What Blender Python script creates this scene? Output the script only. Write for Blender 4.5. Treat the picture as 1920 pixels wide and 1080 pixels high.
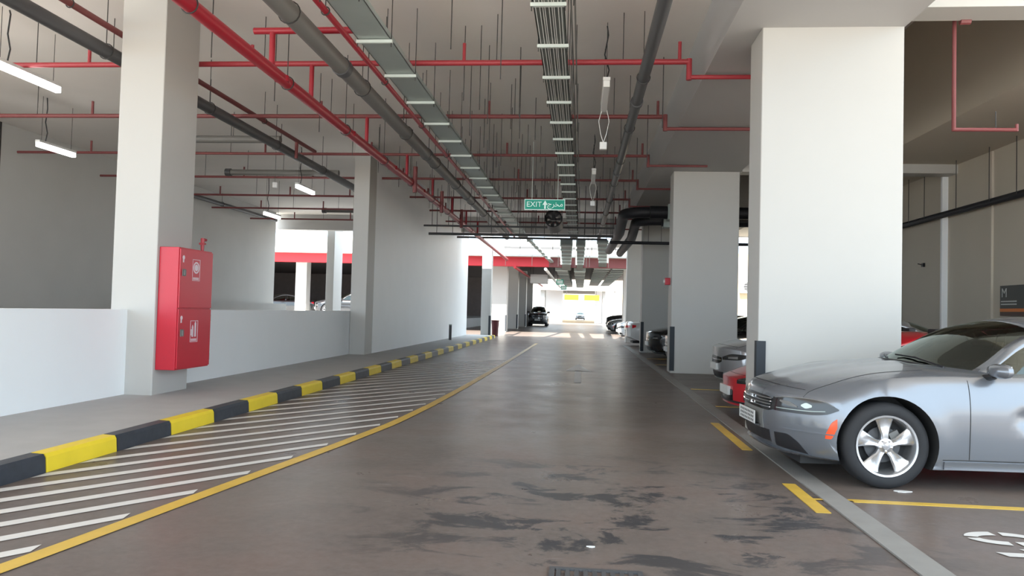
import bpy, bmesh, math, random
from mathutils import Vector, Matrix
from mathutils.bvhtree import BVHTree
random.seed(7)
PI = math.pi
for o in list(bpy.data.objects):
    bpy.data.objects.remove(o)
scn = bpy.context.scene
COL = scn.collection

# ------------------------------------------------------------------ camera
cam_d = bpy.data.cameras.new('camera')
cam_d.sensor_width = 36.0
cam_d.lens = 36.0 * 1390.0 / 1920.0
cam_d.clip_end = 800
cam = bpy.data.objects.new('camera', cam_d)
COL.objects.link(cam)
ROT = Matrix(((0.99545247, -0.02304422, 0.09243018), (0.09164861, -0.03293622, -0.99524657), (0.02597899, 0.99919176, -0.03067447)))
ROT = ROT.to_quaternion().normalized().to_matrix()
cam.matrix_world = Matrix.Translation((0, 0, 1.45)) @ ROT.to_4x4()
scn.camera = cam

# ------------------------------------------------------------------ world, sun, exposure
wd = bpy.data.worlds.new('world'); scn.world = wd; wd.use_nodes = True
bg = wd.node_tree.nodes['Background']
bg.inputs['Color'].default_value = (0.70, 0.86, 1.0, 1)
bg.inputs['Strength'].default_value = 4.2
sun_d = bpy.data.lights.new('sun', 'SUN'); sun_d.energy = 24.0; sun_d.angle = 0.01; sun_d.color = (1.0, 0.95, 0.86)
sun = bpy.data.objects.new('sun', sun_d); COL.objects.link(sun)
sun_dir = Vector((0.12, 1.0, -1.0)).normalized()
sun.rotation_euler = sun_dir.to_track_quat('-Z', 'Y').to_euler()
scn.view_settings.view_transform = 'Standard'
scn.view_settings.look = 'None'
scn.view_settings.gamma = 1
scn.view_settings.use_curve_mapping = False
scn.view_settings.exposure = 0.14
scn.cycles.diffuse_bounces = 8
scn.cycles.max_bounces = 14
scn.cycles.sample_clamp_indirect = 8.0

# ------------------------------------------------------------------ materials
MATS = {}
def mat(name, col, rough=0.6, metal=0.0, spec=0.5, noise=0.0, nscale=3.0, bump=0.0, emis=None, estr=0.0, coat=0.0, rnoise=0.0):
    if name in MATS: return MATS[name]
    m = bpy.data.materials.new(name); m.use_nodes = True
    nt = m.node_tree; p = nt.nodes['Principled BSDF']
    p.inputs['Base Color'].default_value = (*col, 1)
    p.inputs['Roughness'].default_value = rough
    p.inputs['Metallic'].default_value = metal
    p.inputs['Specular IOR Level'].default_value = spec
    p.inputs['Coat Weight'].default_value = coat
    p.inputs['Coat Roughness'].default_value = 0.04
    if emis:
        p.inputs['Emission Color'].default_value = (*emis, 1); p.inputs['Emission Strength'].default_value = estr
    tc = nt.nodes.new('ShaderNodeTexCoord')
    nz = nt.nodes.new('ShaderNodeTexNoise'); nz.inputs['Scale'].default_value = nscale; nz.inputs['Detail'].default_value = 5
    nt.links.new(tc.outputs['Object'], nz.inputs['Vector'])
    if noise > 0:
        mx = nt.nodes.new('ShaderNodeMix'); mx.data_type = 'RGBA'
        mx.inputs[6].default_value = (*[c * (1 - noise) for c in col], 1)
        mx.inputs[7].default_value = (*[min(1, c * (1 + noise)) for c in col], 1)
        nt.links.new(nz.outputs['Fac'], mx.inputs[0]); nt.links.new(mx.outputs[2], p.inputs['Base Color'])
    if rnoise > 0:
        mr = nt.nodes.new('ShaderNodeMapRange')
        mr.inputs['To Min'].default_value = max(0, rough - rnoise); mr.inputs['To Max'].default_value = rough + rnoise
        nt.links.new(nz.outputs['Fac'], mr.inputs['Value']); nt.links.new(mr.outputs['Result'], p.inputs['Roughness'])
    if bump > 0:
        b = nt.nodes.new('ShaderNodeBump'); b.inputs['Strength'].default_value = bump; b.inputs['Distance'].default_value = 0.01
        nt.links.new(nz.outputs['Fac'], b.inputs['Height']); nt.links.new(b.outputs['Normal'], p.inputs['Normal'])
    MATS[name] = m
    return m

def floor_material():
    m = bpy.data.materials.new('polished_concrete'); m.use_nodes = True
    nt = m.node_tree; N = nt.nodes; L = nt.links; p = N['Principled BSDF']
    tc = N.new('ShaderNodeTexCoord')
    def noise(scale, detail=6, rough=0.6, sx=1, sy=1, dist=0.0):
        mp = N.new('ShaderNodeMapping'); mp.inputs['Scale'].default_value = (sx, sy, 1)
        L.new(tc.outputs['Object'], mp.inputs['Vector'])
        n = N.new('ShaderNodeTexNoise'); n.inputs['Scale'].default_value = scale; n.inputs['Detail'].default_value = detail
        n.inputs['Roughness'].default_value = rough; n.inputs['Distortion'].default_value = dist
        L.new(mp.outputs['Vector'], n.inputs['Vector']); return n.outputs['Fac']
    def ramp(f, a, b, ca=(0, 0, 0, 1), cb=(1, 1, 1, 1)):
        r = N.new('ShaderNodeValToRGB'); r.color_ramp.elements[0].position = a; r.color_ramp.elements[1].position = b
        r.color_ramp.elements[0].color = ca; r.color_ramp.elements[1].color = cb; L.new(f, r.inputs[0]); return r.outputs[0]
    def mix(f, a, b):
        x = N.new('ShaderNodeMix'); x.data_type = 'RGBA'
        L.new(f, x.inputs[0])
        for s, v in ((6, a), (7, b)):
            if isinstance(v, tuple): x.inputs[s].default_value = v
            else: L.new(v, x.inputs[s])
        return x.outputs[2]
    base = ramp(noise(0.45, 6, 0.6), 0.3, 0.72, (0.105, 0.083, 0.073, 1), (0.200, 0.168, 0.148, 1))
    warm = mix(ramp(noise(0.9, 4), 0.45, 0.75), base, (0.150, 0.105, 0.088, 1))
    fine = mix(ramp(noise(14, 6, 0.7), 0.35, 0.75), warm, (0.235, 0.205, 0.185, 1))
    xx = N.new('ShaderNodeMix'); xx.data_type = 'RGBA'; xx.inputs[0].default_value = 0.35
    L.new(warm, xx.inputs[6]); L.new(fine, xx.inputs[7])
    # worn dark stains, densest in the tyre turning area in front of the first bays
    st = ramp(noise(2.1, 8, 0.68, 0.75, 1.25, 0.6), 0.52, 0.575)
    geo = N.new('ShaderNodeSeparateXYZ'); L.new(tc.outputs['Object'], geo.inputs[0])
    def window(out, c, w):
        s = N.new('ShaderNodeMath'); s.operation = 'SUBTRACT'; L.new(out, s.inputs[0]); s.inputs[1].default_value = c
        d = N.new('ShaderNodeMath'); d.operation = 'DIVIDE'; L.new(s.outputs[0], d.inputs[0]); d.inputs[1].default_value = w
        q = N.new('ShaderNodeMath'); q.operation = 'MULTIPLY'; L.new(d.outputs[0], q.inputs[0]); L.new(d.outputs[0], q.inputs[1])
        return q.outputs[0]
    ad = N.new('ShaderNodeMath'); ad.operation = 'ADD'; L.new(window(geo.outputs['X'], 0.35, 2.1), ad.inputs[0]); L.new(window(geo.outputs['Y'], 5.6, 2.0), ad.inputs[1])
    ex = N.new('ShaderNodeMath'); ex.operation = 'SUBTRACT'; ex.inputs[0].default_value = 1.25; ex.use_clamp = True; L.new(ad.outputs[0], ex.inputs[1])
    ml = N.new('ShaderNodeMath'); ml.operation = 'MULTIPLY'; L.new(st, ml.inputs[0]); L.new(ex.outputs[0], ml.inputs[1])
    ml2 = N.new('ShaderNodeMath'); ml2.operation = 'MULTIPLY'; L.new(ml.outputs[0], ml2.inputs[0]); ml2.inputs[1].default_value = 0.85
    c = mix(ml2.outputs[0], xx.outputs[2], (0.040, 0.041, 0.046, 1))
    # sparse stains elsewhere
    st2 = ramp(noise(0.8, 7, 0.7, 0.6, 1.3, 0.3), 0.62, 0.70)
    m3 = N.new('ShaderNodeMath'); m3.operation = 'MULTIPLY'; L.new(st2, m3.inputs[0]); m3.inputs[1].default_value = 0.5
    c = mix(m3.outputs[0], c, (0.07, 0.06, 0.058, 1))
    # pale scuffs
    sc = ramp(noise(3.2, 8, 0.75, 0.5, 1.5, 0.4), 0.63, 0.72)
    m4 = N.new('ShaderNodeMath'); m4.operation = 'MULTIPLY'; L.new(sc, m4.inputs[0]); m4.inputs[1].default_value = 0.5
    c = mix(m4.outputs[0], c, (0.30, 0.28, 0.27, 1))
    L.new(c, p.inputs['Base Color'])
    rr = N.new('ShaderNodeMapRange'); rr.inputs['To Min'].default_value = 0.20; rr.inputs['To Max'].default_value = 0.42
    L.new(noise(1.3, 6, 0.65), rr.inputs['Value']); L.new(rr.outputs['Result'], p.inputs['Roughness'])
    b = N.new('ShaderNodeBump'); b.inputs['Strength'].default_value = 0.12; b.inputs['Distance'].default_value = 0.01
    L.new(noise(5, 6, 0.6), b.inputs['Height']); L.new(b.outputs['Normal'], p.inputs['Normal'])
    p.inputs['Specular IOR Level'].default_value = 0.045
    return m

M = {}
M['floor'] = floor_material()
M['cream'] = mat('cream_wall_paint', (0.49, 0.475, 0.445), 0.55, noise=0.03, nscale=1.2)
M['white'] = mat('white_wall_paint', (0.86, 0.87, 0.87), 0.5, noise=0.03, nscale=1.2)
M['grey_wall'] = mat('grey_plaster', (0.58, 0.57, 0.54), 0.7, noise=0.06, nscale=0.8)
M['tan_wall'] = mat('tan_plaster', (0.55, 0.495, 0.41), 0.7, noise=0.05, nscale=0.8)
M['ceiling'] = mat('ceiling_concrete', (0.85, 0.815, 0.77), 0.75, noise=0.09, nscale=0.5)
M['beam'] = mat('beam_paint', (0.46, 0.45, 0.44), 0.65, noise=0.04, nscale=0.8)
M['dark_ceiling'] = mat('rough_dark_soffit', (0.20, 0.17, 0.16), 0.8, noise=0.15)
M['sidewalk'] = mat('sidewalk_concrete', (0.42, 0.415, 0.405), 0.7, noise=0.12, nscale=2.5, bump=0.2)
M['yellow'] = mat('yellow_kerb_paint', (0.82, 0.60, 0.03), 0.5, noise=0.08, nscale=5)
M['black'] = mat('black_kerb_paint', (0.035, 0.040, 0.050), 0.5, noise=0.3, nscale=9, bump=0.3)
M['line_yellow'] = mat('yellow_road_paint', (0.62, 0.40, 0.06), 0.45, noise=0.18, nscale=6)
M['line_white'] = mat('white_road_paint', (0.66, 0.64, 0.61), 0.45, noise=0.12, nscale=5)
M['line_faded'] = mat('faded_road_paint', (0.36, 0.34, 0.33), 0.4, noise=0.2, nscale=6)
M['strip'] = mat('grey_strip_concrete', (0.26, 0.25, 0.235), 0.6, noise=0.18, nscale=4)
M['red_pipe'] = mat('red_pipe_enamel', (0.33, 0.014, 0.026), 0.4)
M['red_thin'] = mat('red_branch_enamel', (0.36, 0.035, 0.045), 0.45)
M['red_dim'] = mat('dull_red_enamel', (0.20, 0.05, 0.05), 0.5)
M['red_cab'] = mat('red_cabinet_enamel', (0.52, 0.012, 0.03), 0.32, noise=0.04)
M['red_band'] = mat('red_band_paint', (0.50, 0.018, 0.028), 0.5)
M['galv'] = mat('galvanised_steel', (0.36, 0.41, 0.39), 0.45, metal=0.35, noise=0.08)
M['galv_light'] = mat('light_galvanised_steel', (0.60, 0.66, 0.62), 0.45, metal=0.2)
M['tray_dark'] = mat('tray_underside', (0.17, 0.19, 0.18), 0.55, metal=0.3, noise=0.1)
M['cable'] = mat('white_cable', (0.62, 0.62, 0.60), 0.5)
M['rod'] = mat('threaded_steel', (0.055, 0.052, 0.05), 0.5, metal=0.4)
M['pipe_dark'] = mat('dark_grey_pipe', (0.075, 0.075, 0.078), 0.45)
M['pipe_grey'] = mat('grey_drain_pipe', (0.17, 0.165, 0.155), 0.5)
M['insul'] = mat('black_insulation', (0.012, 0.012, 0.016), 0.55)
M['plastic_white'] = mat('white_plastic', (0.75, 0.75, 0.73), 0.4)
M['plastic_black'] = mat('black_plastic', (0.02, 0.02, 0.022), 0.4)
M['rubber'] = mat('black_rubber', (0.018, 0.018, 0.02), 0.75, noise=0.2, nscale=20)
M['guard'] = mat('black_guard_rubber', (0.020, 0.025, 0.032), 0.6)
M['led'] = mat('led_diffuser', (0.9, 0.9, 0.9), 0.4, emis=(1.0, 0.98, 0.95), estr=9.0)
M['chrome'] = mat('chrome', (0.75, 0.75, 0.76), 0.12, metal=1.0)
M['alloy'] = mat('alloy_wheel', (0.62, 0.62, 0.63), 0.26, metal=0.85)
M['silver'] = mat('silver_car_paint', (0.20, 0.212, 0.235), 0.26, metal=0.5, coat=0.5)
M['grey_car'] = mat('grey_car_paint', (0.36, 0.36, 0.37), 0.28, metal=0.6, coat=1.0)
M['red_car'] = mat('red_car_paint', (0.50, 0.008, 0.02), 0.3, metal=0.1, coat=1.0)
M['black_car'] = mat('black_car_paint', (0.012, 0.012, 0.014), 0.25, coat=1.0)
M['white_car'] = mat('white_car_paint', (0.62, 0.62, 0.61), 0.3, coat=1.0)
M['interior'] = mat('car_interior', (0.025, 0.024, 0.024), 0.7)
M['gloss_black'] = mat('gloss_black', (0.010, 0.010, 0.011), 0.12)
M['lens'] = mat('headlight_housing', (0.022, 0.022, 0.023), 0.12, spec=0.6)
M['amber'] = mat('red_orange_lens', (0.90, 0.10, 0.03), 0.25)
M['taillight'] = mat('red_tail_lens', (0.6, 0.01, 0.02), 0.2)
M['plate'] = mat('number_plate', (0.68, 0.68, 0.66), 0.4)
M['ink'] = mat('plate_ink', (0.05, 0.05, 0.05), 0.5)
M['sign_green'] = mat('exit_sign_green', (0.0, 0.22, 0.15), 0.4, emis=(0.0, 0.30, 0.20), estr=0.35)
M['sign_white'] = mat('exit_sign_letter', (0.72, 0.85, 0.80), 0.4, emis=(0.7, 0.9, 0.85), estr=0.25)
M['sign_dark'] = mat('sign_charcoal', (0.035, 0.040, 0.038), 0.5)
M['sign_text'] = mat('sign_pale_letter', (0.50, 0.52, 0.50), 0.5)
M['orange'] = mat('sign_orange', (0.60, 0.17, 0.03), 0.5)
M['brown'] = mat('sign_brown', (0.06, 0.03, 0.02), 0.5)
M['sticker'] = mat('white_sticker', (0.75, 0.62, 0.66), 0.4)
M['bin_red'] = mat('dark_red_bin', (0.07, 0.006, 0.008), 0.4)
M['bar_yellow'] = mat('yellow_bar_paint', (0.40, 0.14, 0.0), 0.5)
M['facade'] = mat('cream_facade', (0.46, 0.37, 0.25), 0.7, noise=0.05)
M['ground'] = mat('pale_ground', (0.46, 0.42, 0.37), 0.85, noise=0.1)
M['beige_side'] = mat('beige_column_edge', (0.66, 0.60, 0.52), 0.6, noise=0.03)

def glass_material():
    m = bpy.data.materials.new('tinted_glass'); m.use_nodes = True
    nt = m.node_tree; N = nt.nodes; L = nt.links
    N.remove(N['Principled BSDF'])
    tr = N.new('ShaderNodeBsdfTransparent'); tr.inputs[0].default_value = (0.20, 0.235, 0.21, 1)
    gl = N.new('ShaderNodeBsdfGlossy'); gl.inputs['Roughness'].default_value = 0.02; gl.inputs['Color'].default_value = (0.9, 1.0, 0.95, 1)
    fr = N.new('ShaderNodeFresnel'); fr.inputs[0].default_value = 1.75
    mx = N.new('ShaderNodeMixShader')
    L.new(fr.outputs[0], mx.inputs[0]); L.new(tr.outputs[0], mx.inputs[1]); L.new(gl.outputs[0], mx.inputs[2])
    L.new(mx.outputs[0], N['Material Output'].inputs[0])
    return m
M['glass'] = glass_material()

# ------------------------------------------------------------------ mesh helpers
class MB:
    def __init__(s): s.v = []; s.f = []; s.mi = []
    def add(s, vs, fs, mi=0):
        b = len(s.v); s.v += [tuple(v) for v in vs]; s.f += [tuple(b + i for i in f) for f in fs]; s.mi += [mi] * len(fs); return s
    def box(s, x0, x1, y0, y1, z0, z1, mi=0):
        vs = [(x, y, z) for z in (z0, z1) for y in (y0, y1) for x in (x0, x1)]
        return s.add(vs, [(0, 2, 3, 1), (4, 5, 7, 6), (0, 1, 5, 4), (2, 6, 7, 3), (0, 4, 6, 2), (1, 3, 7, 5)], mi)
    def tube(s, pts, r, n=8, caps=True, mi=0):
        pts = [Vector(p) for p in pts]; rings = []; up = None
        rs = r if isinstance(r, (list, tuple)) else [r] * len(pts)
        for i, p in enumerate(pts):
            if i == 0: d = pts[1] - p
            elif i == len(pts) - 1: d = p - pts[i - 1]
            else: d = (pts[i + 1] - p).normalized() + (p - pts[i - 1]).normalized()
            d.normalize()
            if up is None:
                up = Vector((0, 0, 1)) if abs(d.z) < 0.9 else Vector((1, 0, 0))
            a = d.cross(up).normalized(); b = a.cross(d).normalized(); up = b
            k = 1.0
            if 0 < i < len(pts) - 1:
                c = max(0.35, (pts[i + 1] - p).normalized().dot(d)); k = 1.0 / c if c > 0.6 else 1.2
            rings.append([p + (a * math.cos(t) + b * math.sin(t)) * rs[i] * k for t in (2 * PI * j / n for j in range(n))])
        vs = [v for rg in rings for v in rg]; fs = []
        for i in range(len(rings) - 1):
            for j in range(n):
                k = (j + 1) % n
                fs.append((i * n + j, i * n + k, (i + 1) * n + k, (i + 1) * n + j))
        if caps:
            fs.append(tuple(range(n))[::-1]); fs.append(tuple((len(rings) - 1) * n + j for j in range(n)))
        return s.add(vs, fs, mi)
    def lathe(s, prof, n=32, M4=None, closed=False, mi=0):
        # prof: (r, h) pairs; axis = local z
        vs = []; fs = []
        for r, h in prof:
            for j in range(n):
                t = 2 * PI * j / n; v = Vector((r * math.cos(t), r * math.sin(t), h))
                vs.append(M4 @ v if M4 else v)
        m = len(prof)
        for i in range(m if closed else m - 1):
            i2 = (i + 1) % m
            for j in range(n):
                k = (j + 1) % n
                fs.append((i * n + j, i * n + k, i2 * n + k, i2 * n + j))
        return s.add(vs, fs, mi)
    def prism(s, poly, h0, h1, M4=None, mi=0):
        n = len(poly); vs = [Vector((x, y, h0)) for x, y in poly] + [Vector((x, y, h1)) for x, y in poly]
        if M4: vs = [M4 @ v for v in vs]
        fs = [tuple(range(n))[::-1], tuple(range(n, 2 * n))] + [(i, (i + 1) % n, n + (i + 1) % n, n + i) for i in range(n)]
        return s.add(vs, fs, mi)
    def build(s, name, m, parent=None, smooth=True, bevel=0.0, loc=None, fix=True):
        me = bpy.data.meshes.new(name); me.from_pydata(s.v, [], s.f)
        ms = m if isinstance(m, (list, tuple)) else [m]
        for x in ms: me.materials.append(x)
        for p, i in zip(me.polygons, s.mi): p.material_index = i
        if fix:
            bm = bmesh.new(); bm.from_mesh(me); bmesh.ops.recalc_face_normals(bm, faces=bm.faces); bm.to_mesh(me); bm.free()
        if smooth:
            me.polygons.foreach_set('use_smooth', [True] * len(me.polygons)); me.set_sharp_from_angle(angle=math.radians(38))
        o = bpy.data.objects.new(name, me); COL.objects.link(o)
        if parent: o.parent = parent
        if loc: o.location = loc
        if bevel:
            b = o.modifiers.new('edge', 'BEVEL'); b.width = bevel; b.segments = 2; b.limit_method = 'ANGLE'; b.harden_normals = False
        return o

def tag(o, label=None, cat=None, group=None, kind=None):
    if label: o['label'] = label
    if cat: o['category'] = cat
    if group: o['group'] = group
    if kind: o['kind'] = kind
    return o
def thing(name, label, cat, loc=(0, 0, 0), rz=0.0, group=None):
    o = bpy.data.objects.new(name, None); COL.objects.link(o); o.location = loc; o.rotation_euler = (0, 0, rz)
    return tag(o, label, cat, group)
def struct(name, mb, m, label=None, bevel=0.0, smooth=False):
    return tag(mb.build(name, m, smooth=smooth, bevel=bevel), label, None, None, 'structure')
def bx(*a): return MB().box(*a)
def children(o): return [c for c in bpy.data.objects if c.parent == o]
def copy_tree(o, parent=None):
    c = o.copy(); COL.objects.link(c)
    if parent: c.parent = parent
    for ch in children(o): copy_tree(ch, c)
    return c

# ------------------------------------------------------------------ the building shell
CEIL = 5.95
RT = CEIL - 0.004   # top of everything hung from the soffit
# ground and floors
struct('ground', bx(-160, 160, -70, 420, -0.3, -0.02), M['ground'])
fl = MB().box(-15.0, 9.0, -6, 150, -0.15, 0.0); struct('floor', fl, M['floor'], 'stained brown-grey polished concrete driveway')
struct('sidewalk', bx(-6.3, -4.55, -6, 38.6, -0.1, 0.15), M['sidewalk'], 'raised grey concrete walkway along the half wall', bevel=0.01)
struct('floor', bx(-40, -9, 40, 100, -0.02, 0.75), M['sidewalk'], 'raised grey parking deck beyond the half wall')
# ceilings
struct('ceiling', MB().box(-15.2, 3.9, -2.4, 36, CEIL, 6.35), M['ceiling'], 'pale grey concrete soffit over the driveway')
struct('ceiling', MB().box(1.9, 9.2, -2.4, 41, 7.7, 8.1), M['ceiling'], 'high soffit over the first parking bays')
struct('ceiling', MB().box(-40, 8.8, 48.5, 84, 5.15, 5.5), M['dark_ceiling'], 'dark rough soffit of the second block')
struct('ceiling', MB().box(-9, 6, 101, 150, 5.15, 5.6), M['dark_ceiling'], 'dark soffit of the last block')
# beams
struct('beam', bx(1.77, 3.88, -2.4, 41, 5.05, CEIL), M['beam'], 'long grey beam carried by the columns beside the parking bays')
struct('beam', bx(3.88, 4.05, -2.4, 36, CEIL - 0.2, 7.7), M['tan_wall'], 'upstand above the long beam')
struct('beam', bx(6.8, 8.9, 9.3, 36, 5.22, 7.7), M['tan_wall'], 'deep tan beam along the rear wall of the bays')
struct('beam', bx(3.88, 6.8, 9.15, 9.58, 5.2, 7.7), M['cream'], 'cream cross beam above the first wide column')
struct('beam', bx(3.88, 8.9, 18.5, 18.95, 5.0, 7.7), M['cream'], 'cream cross beam above the second wide column')
struct('beam', bx(3.88, 8.9, 28.0, 28.45, 5.0, 7.7), M['cream'], 'cream cross beam above the third wide column')
struct('beam', bx(-15.2, 8.9, 35.5, 36, 5.2, CEIL), M['beam'], 'edge beam of the first block')
struct('beam', bx(-40, 8.8, 47.1, 48.5, 4.95, 5.95), M['cream'], 'sunlit white edge beam of the second block')  # forward overhang added to keep the sun off the red band below
struct('trim_1', bx(-40, -2.1, 47.85, 48.5, 4.35, 4.95), M['red_band'], 'red painted lower band of the second edge beam')
struct('beam', bx(-9, 6, 100.5, 101, 4.4, 5.8), M['cream'], 'edge beam of the last block')
struct('trim_5', bx(-2.1, 8.8, 47.85, 48.5, 4.35, 4.95), M['red_dim'], 'red lower band of the second edge beam where the ducts pass, shade painted in')  # same band continued in a duller red, its shade put into the colour
# walls
struct('wall_left', bx(-15.2, -14.9, 11, 34.9, 0, CEIL), M['grey_wall'], 'tall grey wall across the open bay behind the half wall')
struct('trim_2', bx(-14.9, -14.885, 17.55, 17.6, 0, CEIL), M['rod'], 'vertical joint in the tall grey wall')
struct('wall_front', bx(-6.2, -5.83, 20.5, 37.9, 0, CEIL), M['white'], 'long pale wall beside the walkway')
struct('wall_half', bx(-6.5, -6.28, -6, 20.3, 0, 1.33), M['white'], 'white half wall beside the walkway')
struct('wall_half', bx(-14.5, -14.2, 22.5, 34.8, 0, 1.5), M['grey_wall'], 'low ramp wall beyond the half wall')
struct('wall_right', bx(8.9, 9.2, 9.3, 33, 0, 7.7), M['tan_wall'], 'tan rear wall of the parking bays')
struct('trim_3', bx(8.76, 8.9, 18.96, 19.04, 0, 5.2), M['white'], 'slim pale pilaster on the tan rear wall')
struct('trim_4', bx(8.85, 8.9, 16.95, 17.1, 0, 5.2), M['tan_wall'], 'shallow tan rib on the rear wall')
# columns
def column(x0, x1, y0, y1, z1, label, z0=0.0, m='cream'):
    return struct('column', bx(x0, x1, y0, y1, z0, z1), M[m], label, bevel=0.012)
column(2.18, 3.87, 9.36, 10.0, 5.2, 'widest near cream column between the silver car and the red car')
column(2.26, 3.88, 18.8, 19.5, 5.1, 'second wide cream column beyond the grey sedan')
column(2.30, 3.88, 28.3, 29.0, 5.1, 'third wide column with the shaded face')
column(2.30, 3.88, 37.7, 38.4, 5.95, 'fourth column standing in the open gap')
column(-6.53, -5.88, 9.8, 10.72, CEIL, 'near left column carrying the red fire cabinet')
column(-6.27, -5.83, 19.8, 20.5, CEIL, 'slim left column where the half wall ends')
column(-5.2, -4.7, 38.7, 39.3, 6.0, 'grey column standing in the open gap past the long wall')
for i, (y, z) in enumerate([(50.2, 5.2), (59.2, 5.2), (68.2, 5.2), (77.2, 5.2)]):
    column(-6.2, -5.0, y, y + 0.9, z, 'left column of the second block, ' + ['in sun at its foot', 'first one in shade', 'second one in shade', 'third one in shade'][i])
    column(2.9 if i == 0 else 5.2, 4.1 if i == 0 else 6.4, y + 1, y + 1.9, z, 'column of the second block beside the right bays, ' + ['nearest the gap', 'second from the gap', 'third from the gap', 'farthest in'][i])
for i, y in enumerate((90.0, 101.5, 112, 124)):
    column(-5.8, -4.9, y, y + 1, 5.2, 'sunlit distant left column, ' + ['before', 'at', 'behind', 'far behind'][i] + ' the yellow height bar')
    column(3.0, 4.0, y, y + 1, 5.2, 'distant column beside the exit, ' + ['before', 'at', 'behind', 'far behind'][i] + ' the yellow height bar')
column(-12.85, -12.45, 36.45, 37.75, 6.2, 'tall grey column in the gap seen over the half wall')
column(-20.0, -19.2, 50.5, 51.3, 5.15, 'dim column under the red band seen over the half wall', z0=0.75, m='grey_wall')
column(-15.2, -14.5, 58, 58.7, 5.2, 'thin dim column deep in the second block', z0=0.75, m='grey_wall')
# far surroundings
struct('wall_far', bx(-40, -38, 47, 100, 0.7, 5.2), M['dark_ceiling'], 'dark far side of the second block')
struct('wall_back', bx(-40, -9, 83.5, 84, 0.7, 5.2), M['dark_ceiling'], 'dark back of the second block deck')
struct('wall_annex', bx(9.6, 16, 50, 56, 0, 5.6), M['facade'], 'sunlit cream annex beyond the bays')
struct('wall_gate', bx(-4.9, -2.5, 105, 105.6, 0, 5.1), M['white'], 'white wall left of the far gateway')
struct('wall_gate', bx(2.0, 3.0, 105, 105.6, 0, 5.1), M['white'], 'white wall right of the far gateway')
struct('wall_exit', bx(-30, 30, 190, 191, 0, 12), M['facade'], 'distant sunlit facade past the exit')

# ------------------------------------------------------------------ kerb and road markings
kerb = thing('kerb', 'yellow and black painted kerb along the grey walkway', 'kerb', (-4.4, 0, 0)); kerb['kind'] = 'structure'
y = 2.04; k = 0
while y < 38.5:
    y2 = min(y + 0.952, 38.6)
    mb = MB(); n = [(-0.15, -0.05), (0.0, -0.05), (-0.012, 0.125), (-0.03, 0.155), (-0.15, 0.16)]
    vs = [(px, yy, pz) for yy in (y + 0.006, y2 - 0.006) for px, pz in n]
    mb.add(vs, [(0, 1, 2, 3, 4), (9, 8, 7, 6, 5)] + [(i, (i + 1) % 5, 5 + (i + 1) % 5, 5 + i) for i in range(5)])
    b = mb.build('kerb_block', M['yellow'] if k % 2 == 0 else M['black'], kerb, smooth=False)
    b['label'] = 'yellow kerb block' if k % 2 == 0 else 'black kerb block'
    y = y2; k += 1

def ribbon(pts, w, z=0.004):
    pts = [Vector((a, b, 0)) for a, b in pts]; vs = []; n = len(pts)
    for i, p in enumerate(pts):
        d = (pts[min(i + 1, n - 1)] - pts[max(i - 1, 0)]).normalized(); a = Vector((d.y, -d.x, 0)) * w / 2
        vs += [(p.x - a.x, p.y - a.y, z), (p.x + a.x, p.y + a.y, z)]
    return MB().add(vs, [(2 * i, 2 * i + 1, 2 * i + 3, 2 * i + 2) for i in range(n - 1)])
def marking(mb, m, label): return struct('road_marking', mb, m, label)
def edge_x(yy):
    tab = [(-3, -3.9), (2.5, -3.26), (3.75, -3.04), (5.47, -2.79), (7.5, -2.50), (9.14, -2.30), (11, -2.2), (13.84, -2.12), (20, -2.03), (34, -1.93)]
    for (a, xa), (b, xb) in zip(tab, tab[1:]):
        if yy <= b: return xa + (xb - xa) * (yy - a) / (b - a)
    return tab[-1][1]
marking(ribbon([(edge_x(v / 2), v / 2) for v in range(-6, 68)], 0.13, 0.006), M['line_yellow'], 'yellow edge line bounding the white hatching')
hatch = MB()
for i in range(-6, 26):
    y1 = 3.99 + 0.706 * i; x1 = edge_x(y1) - 0.09
    L_ = (x1 + 4.38) ; dx = -L_; dy = dx * 1.38
    a = Vector((x1, y1)); b = Vector((x1 + dx, y1 + dy)); w = 0.2
    if b.y < -4: continue
    hatch.add([(a.x, a.y + 0.02, 0.004), (b.x, b.y + 0.0, 0.004), (b.x, b.y + w, 0.004), (a.x - 0.03, a.y + w * 0.75, 0.004)], [(0, 1, 2, 3)])
o = marking(hatch, M['line_white'], 'white diagonal hatching between kerb and yellow line')
# lane arrow
ar = MB().add([(-0.10, 15.4, .004), (0.05, 15.4, .004), (0.05, 18.6, .004), (0.30, 18.4, .004), (-0.02, 20.9, .004), (-0.36, 18.4, .004), (-0.10, 18.6, .004)], [(0, 1, 2, 6), (3, 4, 5)])
marking(ar, M['line_faded'], 'worn pale lane arrow pointing ahead')
marking(bx(1.965, 2.16, -3, 34, 0.0, 0.012), M['strip'], 'pale grey concrete strip in front of the bays')
for y0, y1, lb in ((5.78, 6.72, 'beside the bay line'), (8.32, 10.3, 'ahead of the silver car'), (2.6, 3.6, 'before the first bay')):
    marking(bx(1.79, 1.90, y0, y1, 0.0, 0.005), M['line_yellow'], 'short yellow dash ' + lb)
for i, yy in enumerate((6.2, 3.3, 8.98, 12.2, 14.9, 21.8, 24.6)):
    marking(bx(2.2, 7.4, yy - 0.04, yy + 0.045, 0.0, 0.005), M['line_yellow'], 'yellow bay line ' + ['in front of the silver car', 'bounding the numbered bay', 'behind the silver car', 'past the red car', 'past the grey sedan', 'beyond the second column', 'beside the dark car'][i])
marking(MB().add([(1.8, 6.15, .006), (2.2, 6.19, .006), (2.2, 6.24, .006), (1.8, 6.2, .006)], [(0, 1, 2, 3)]), M['line_yellow'], 'yellow stub joining dash and bay line')

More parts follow.
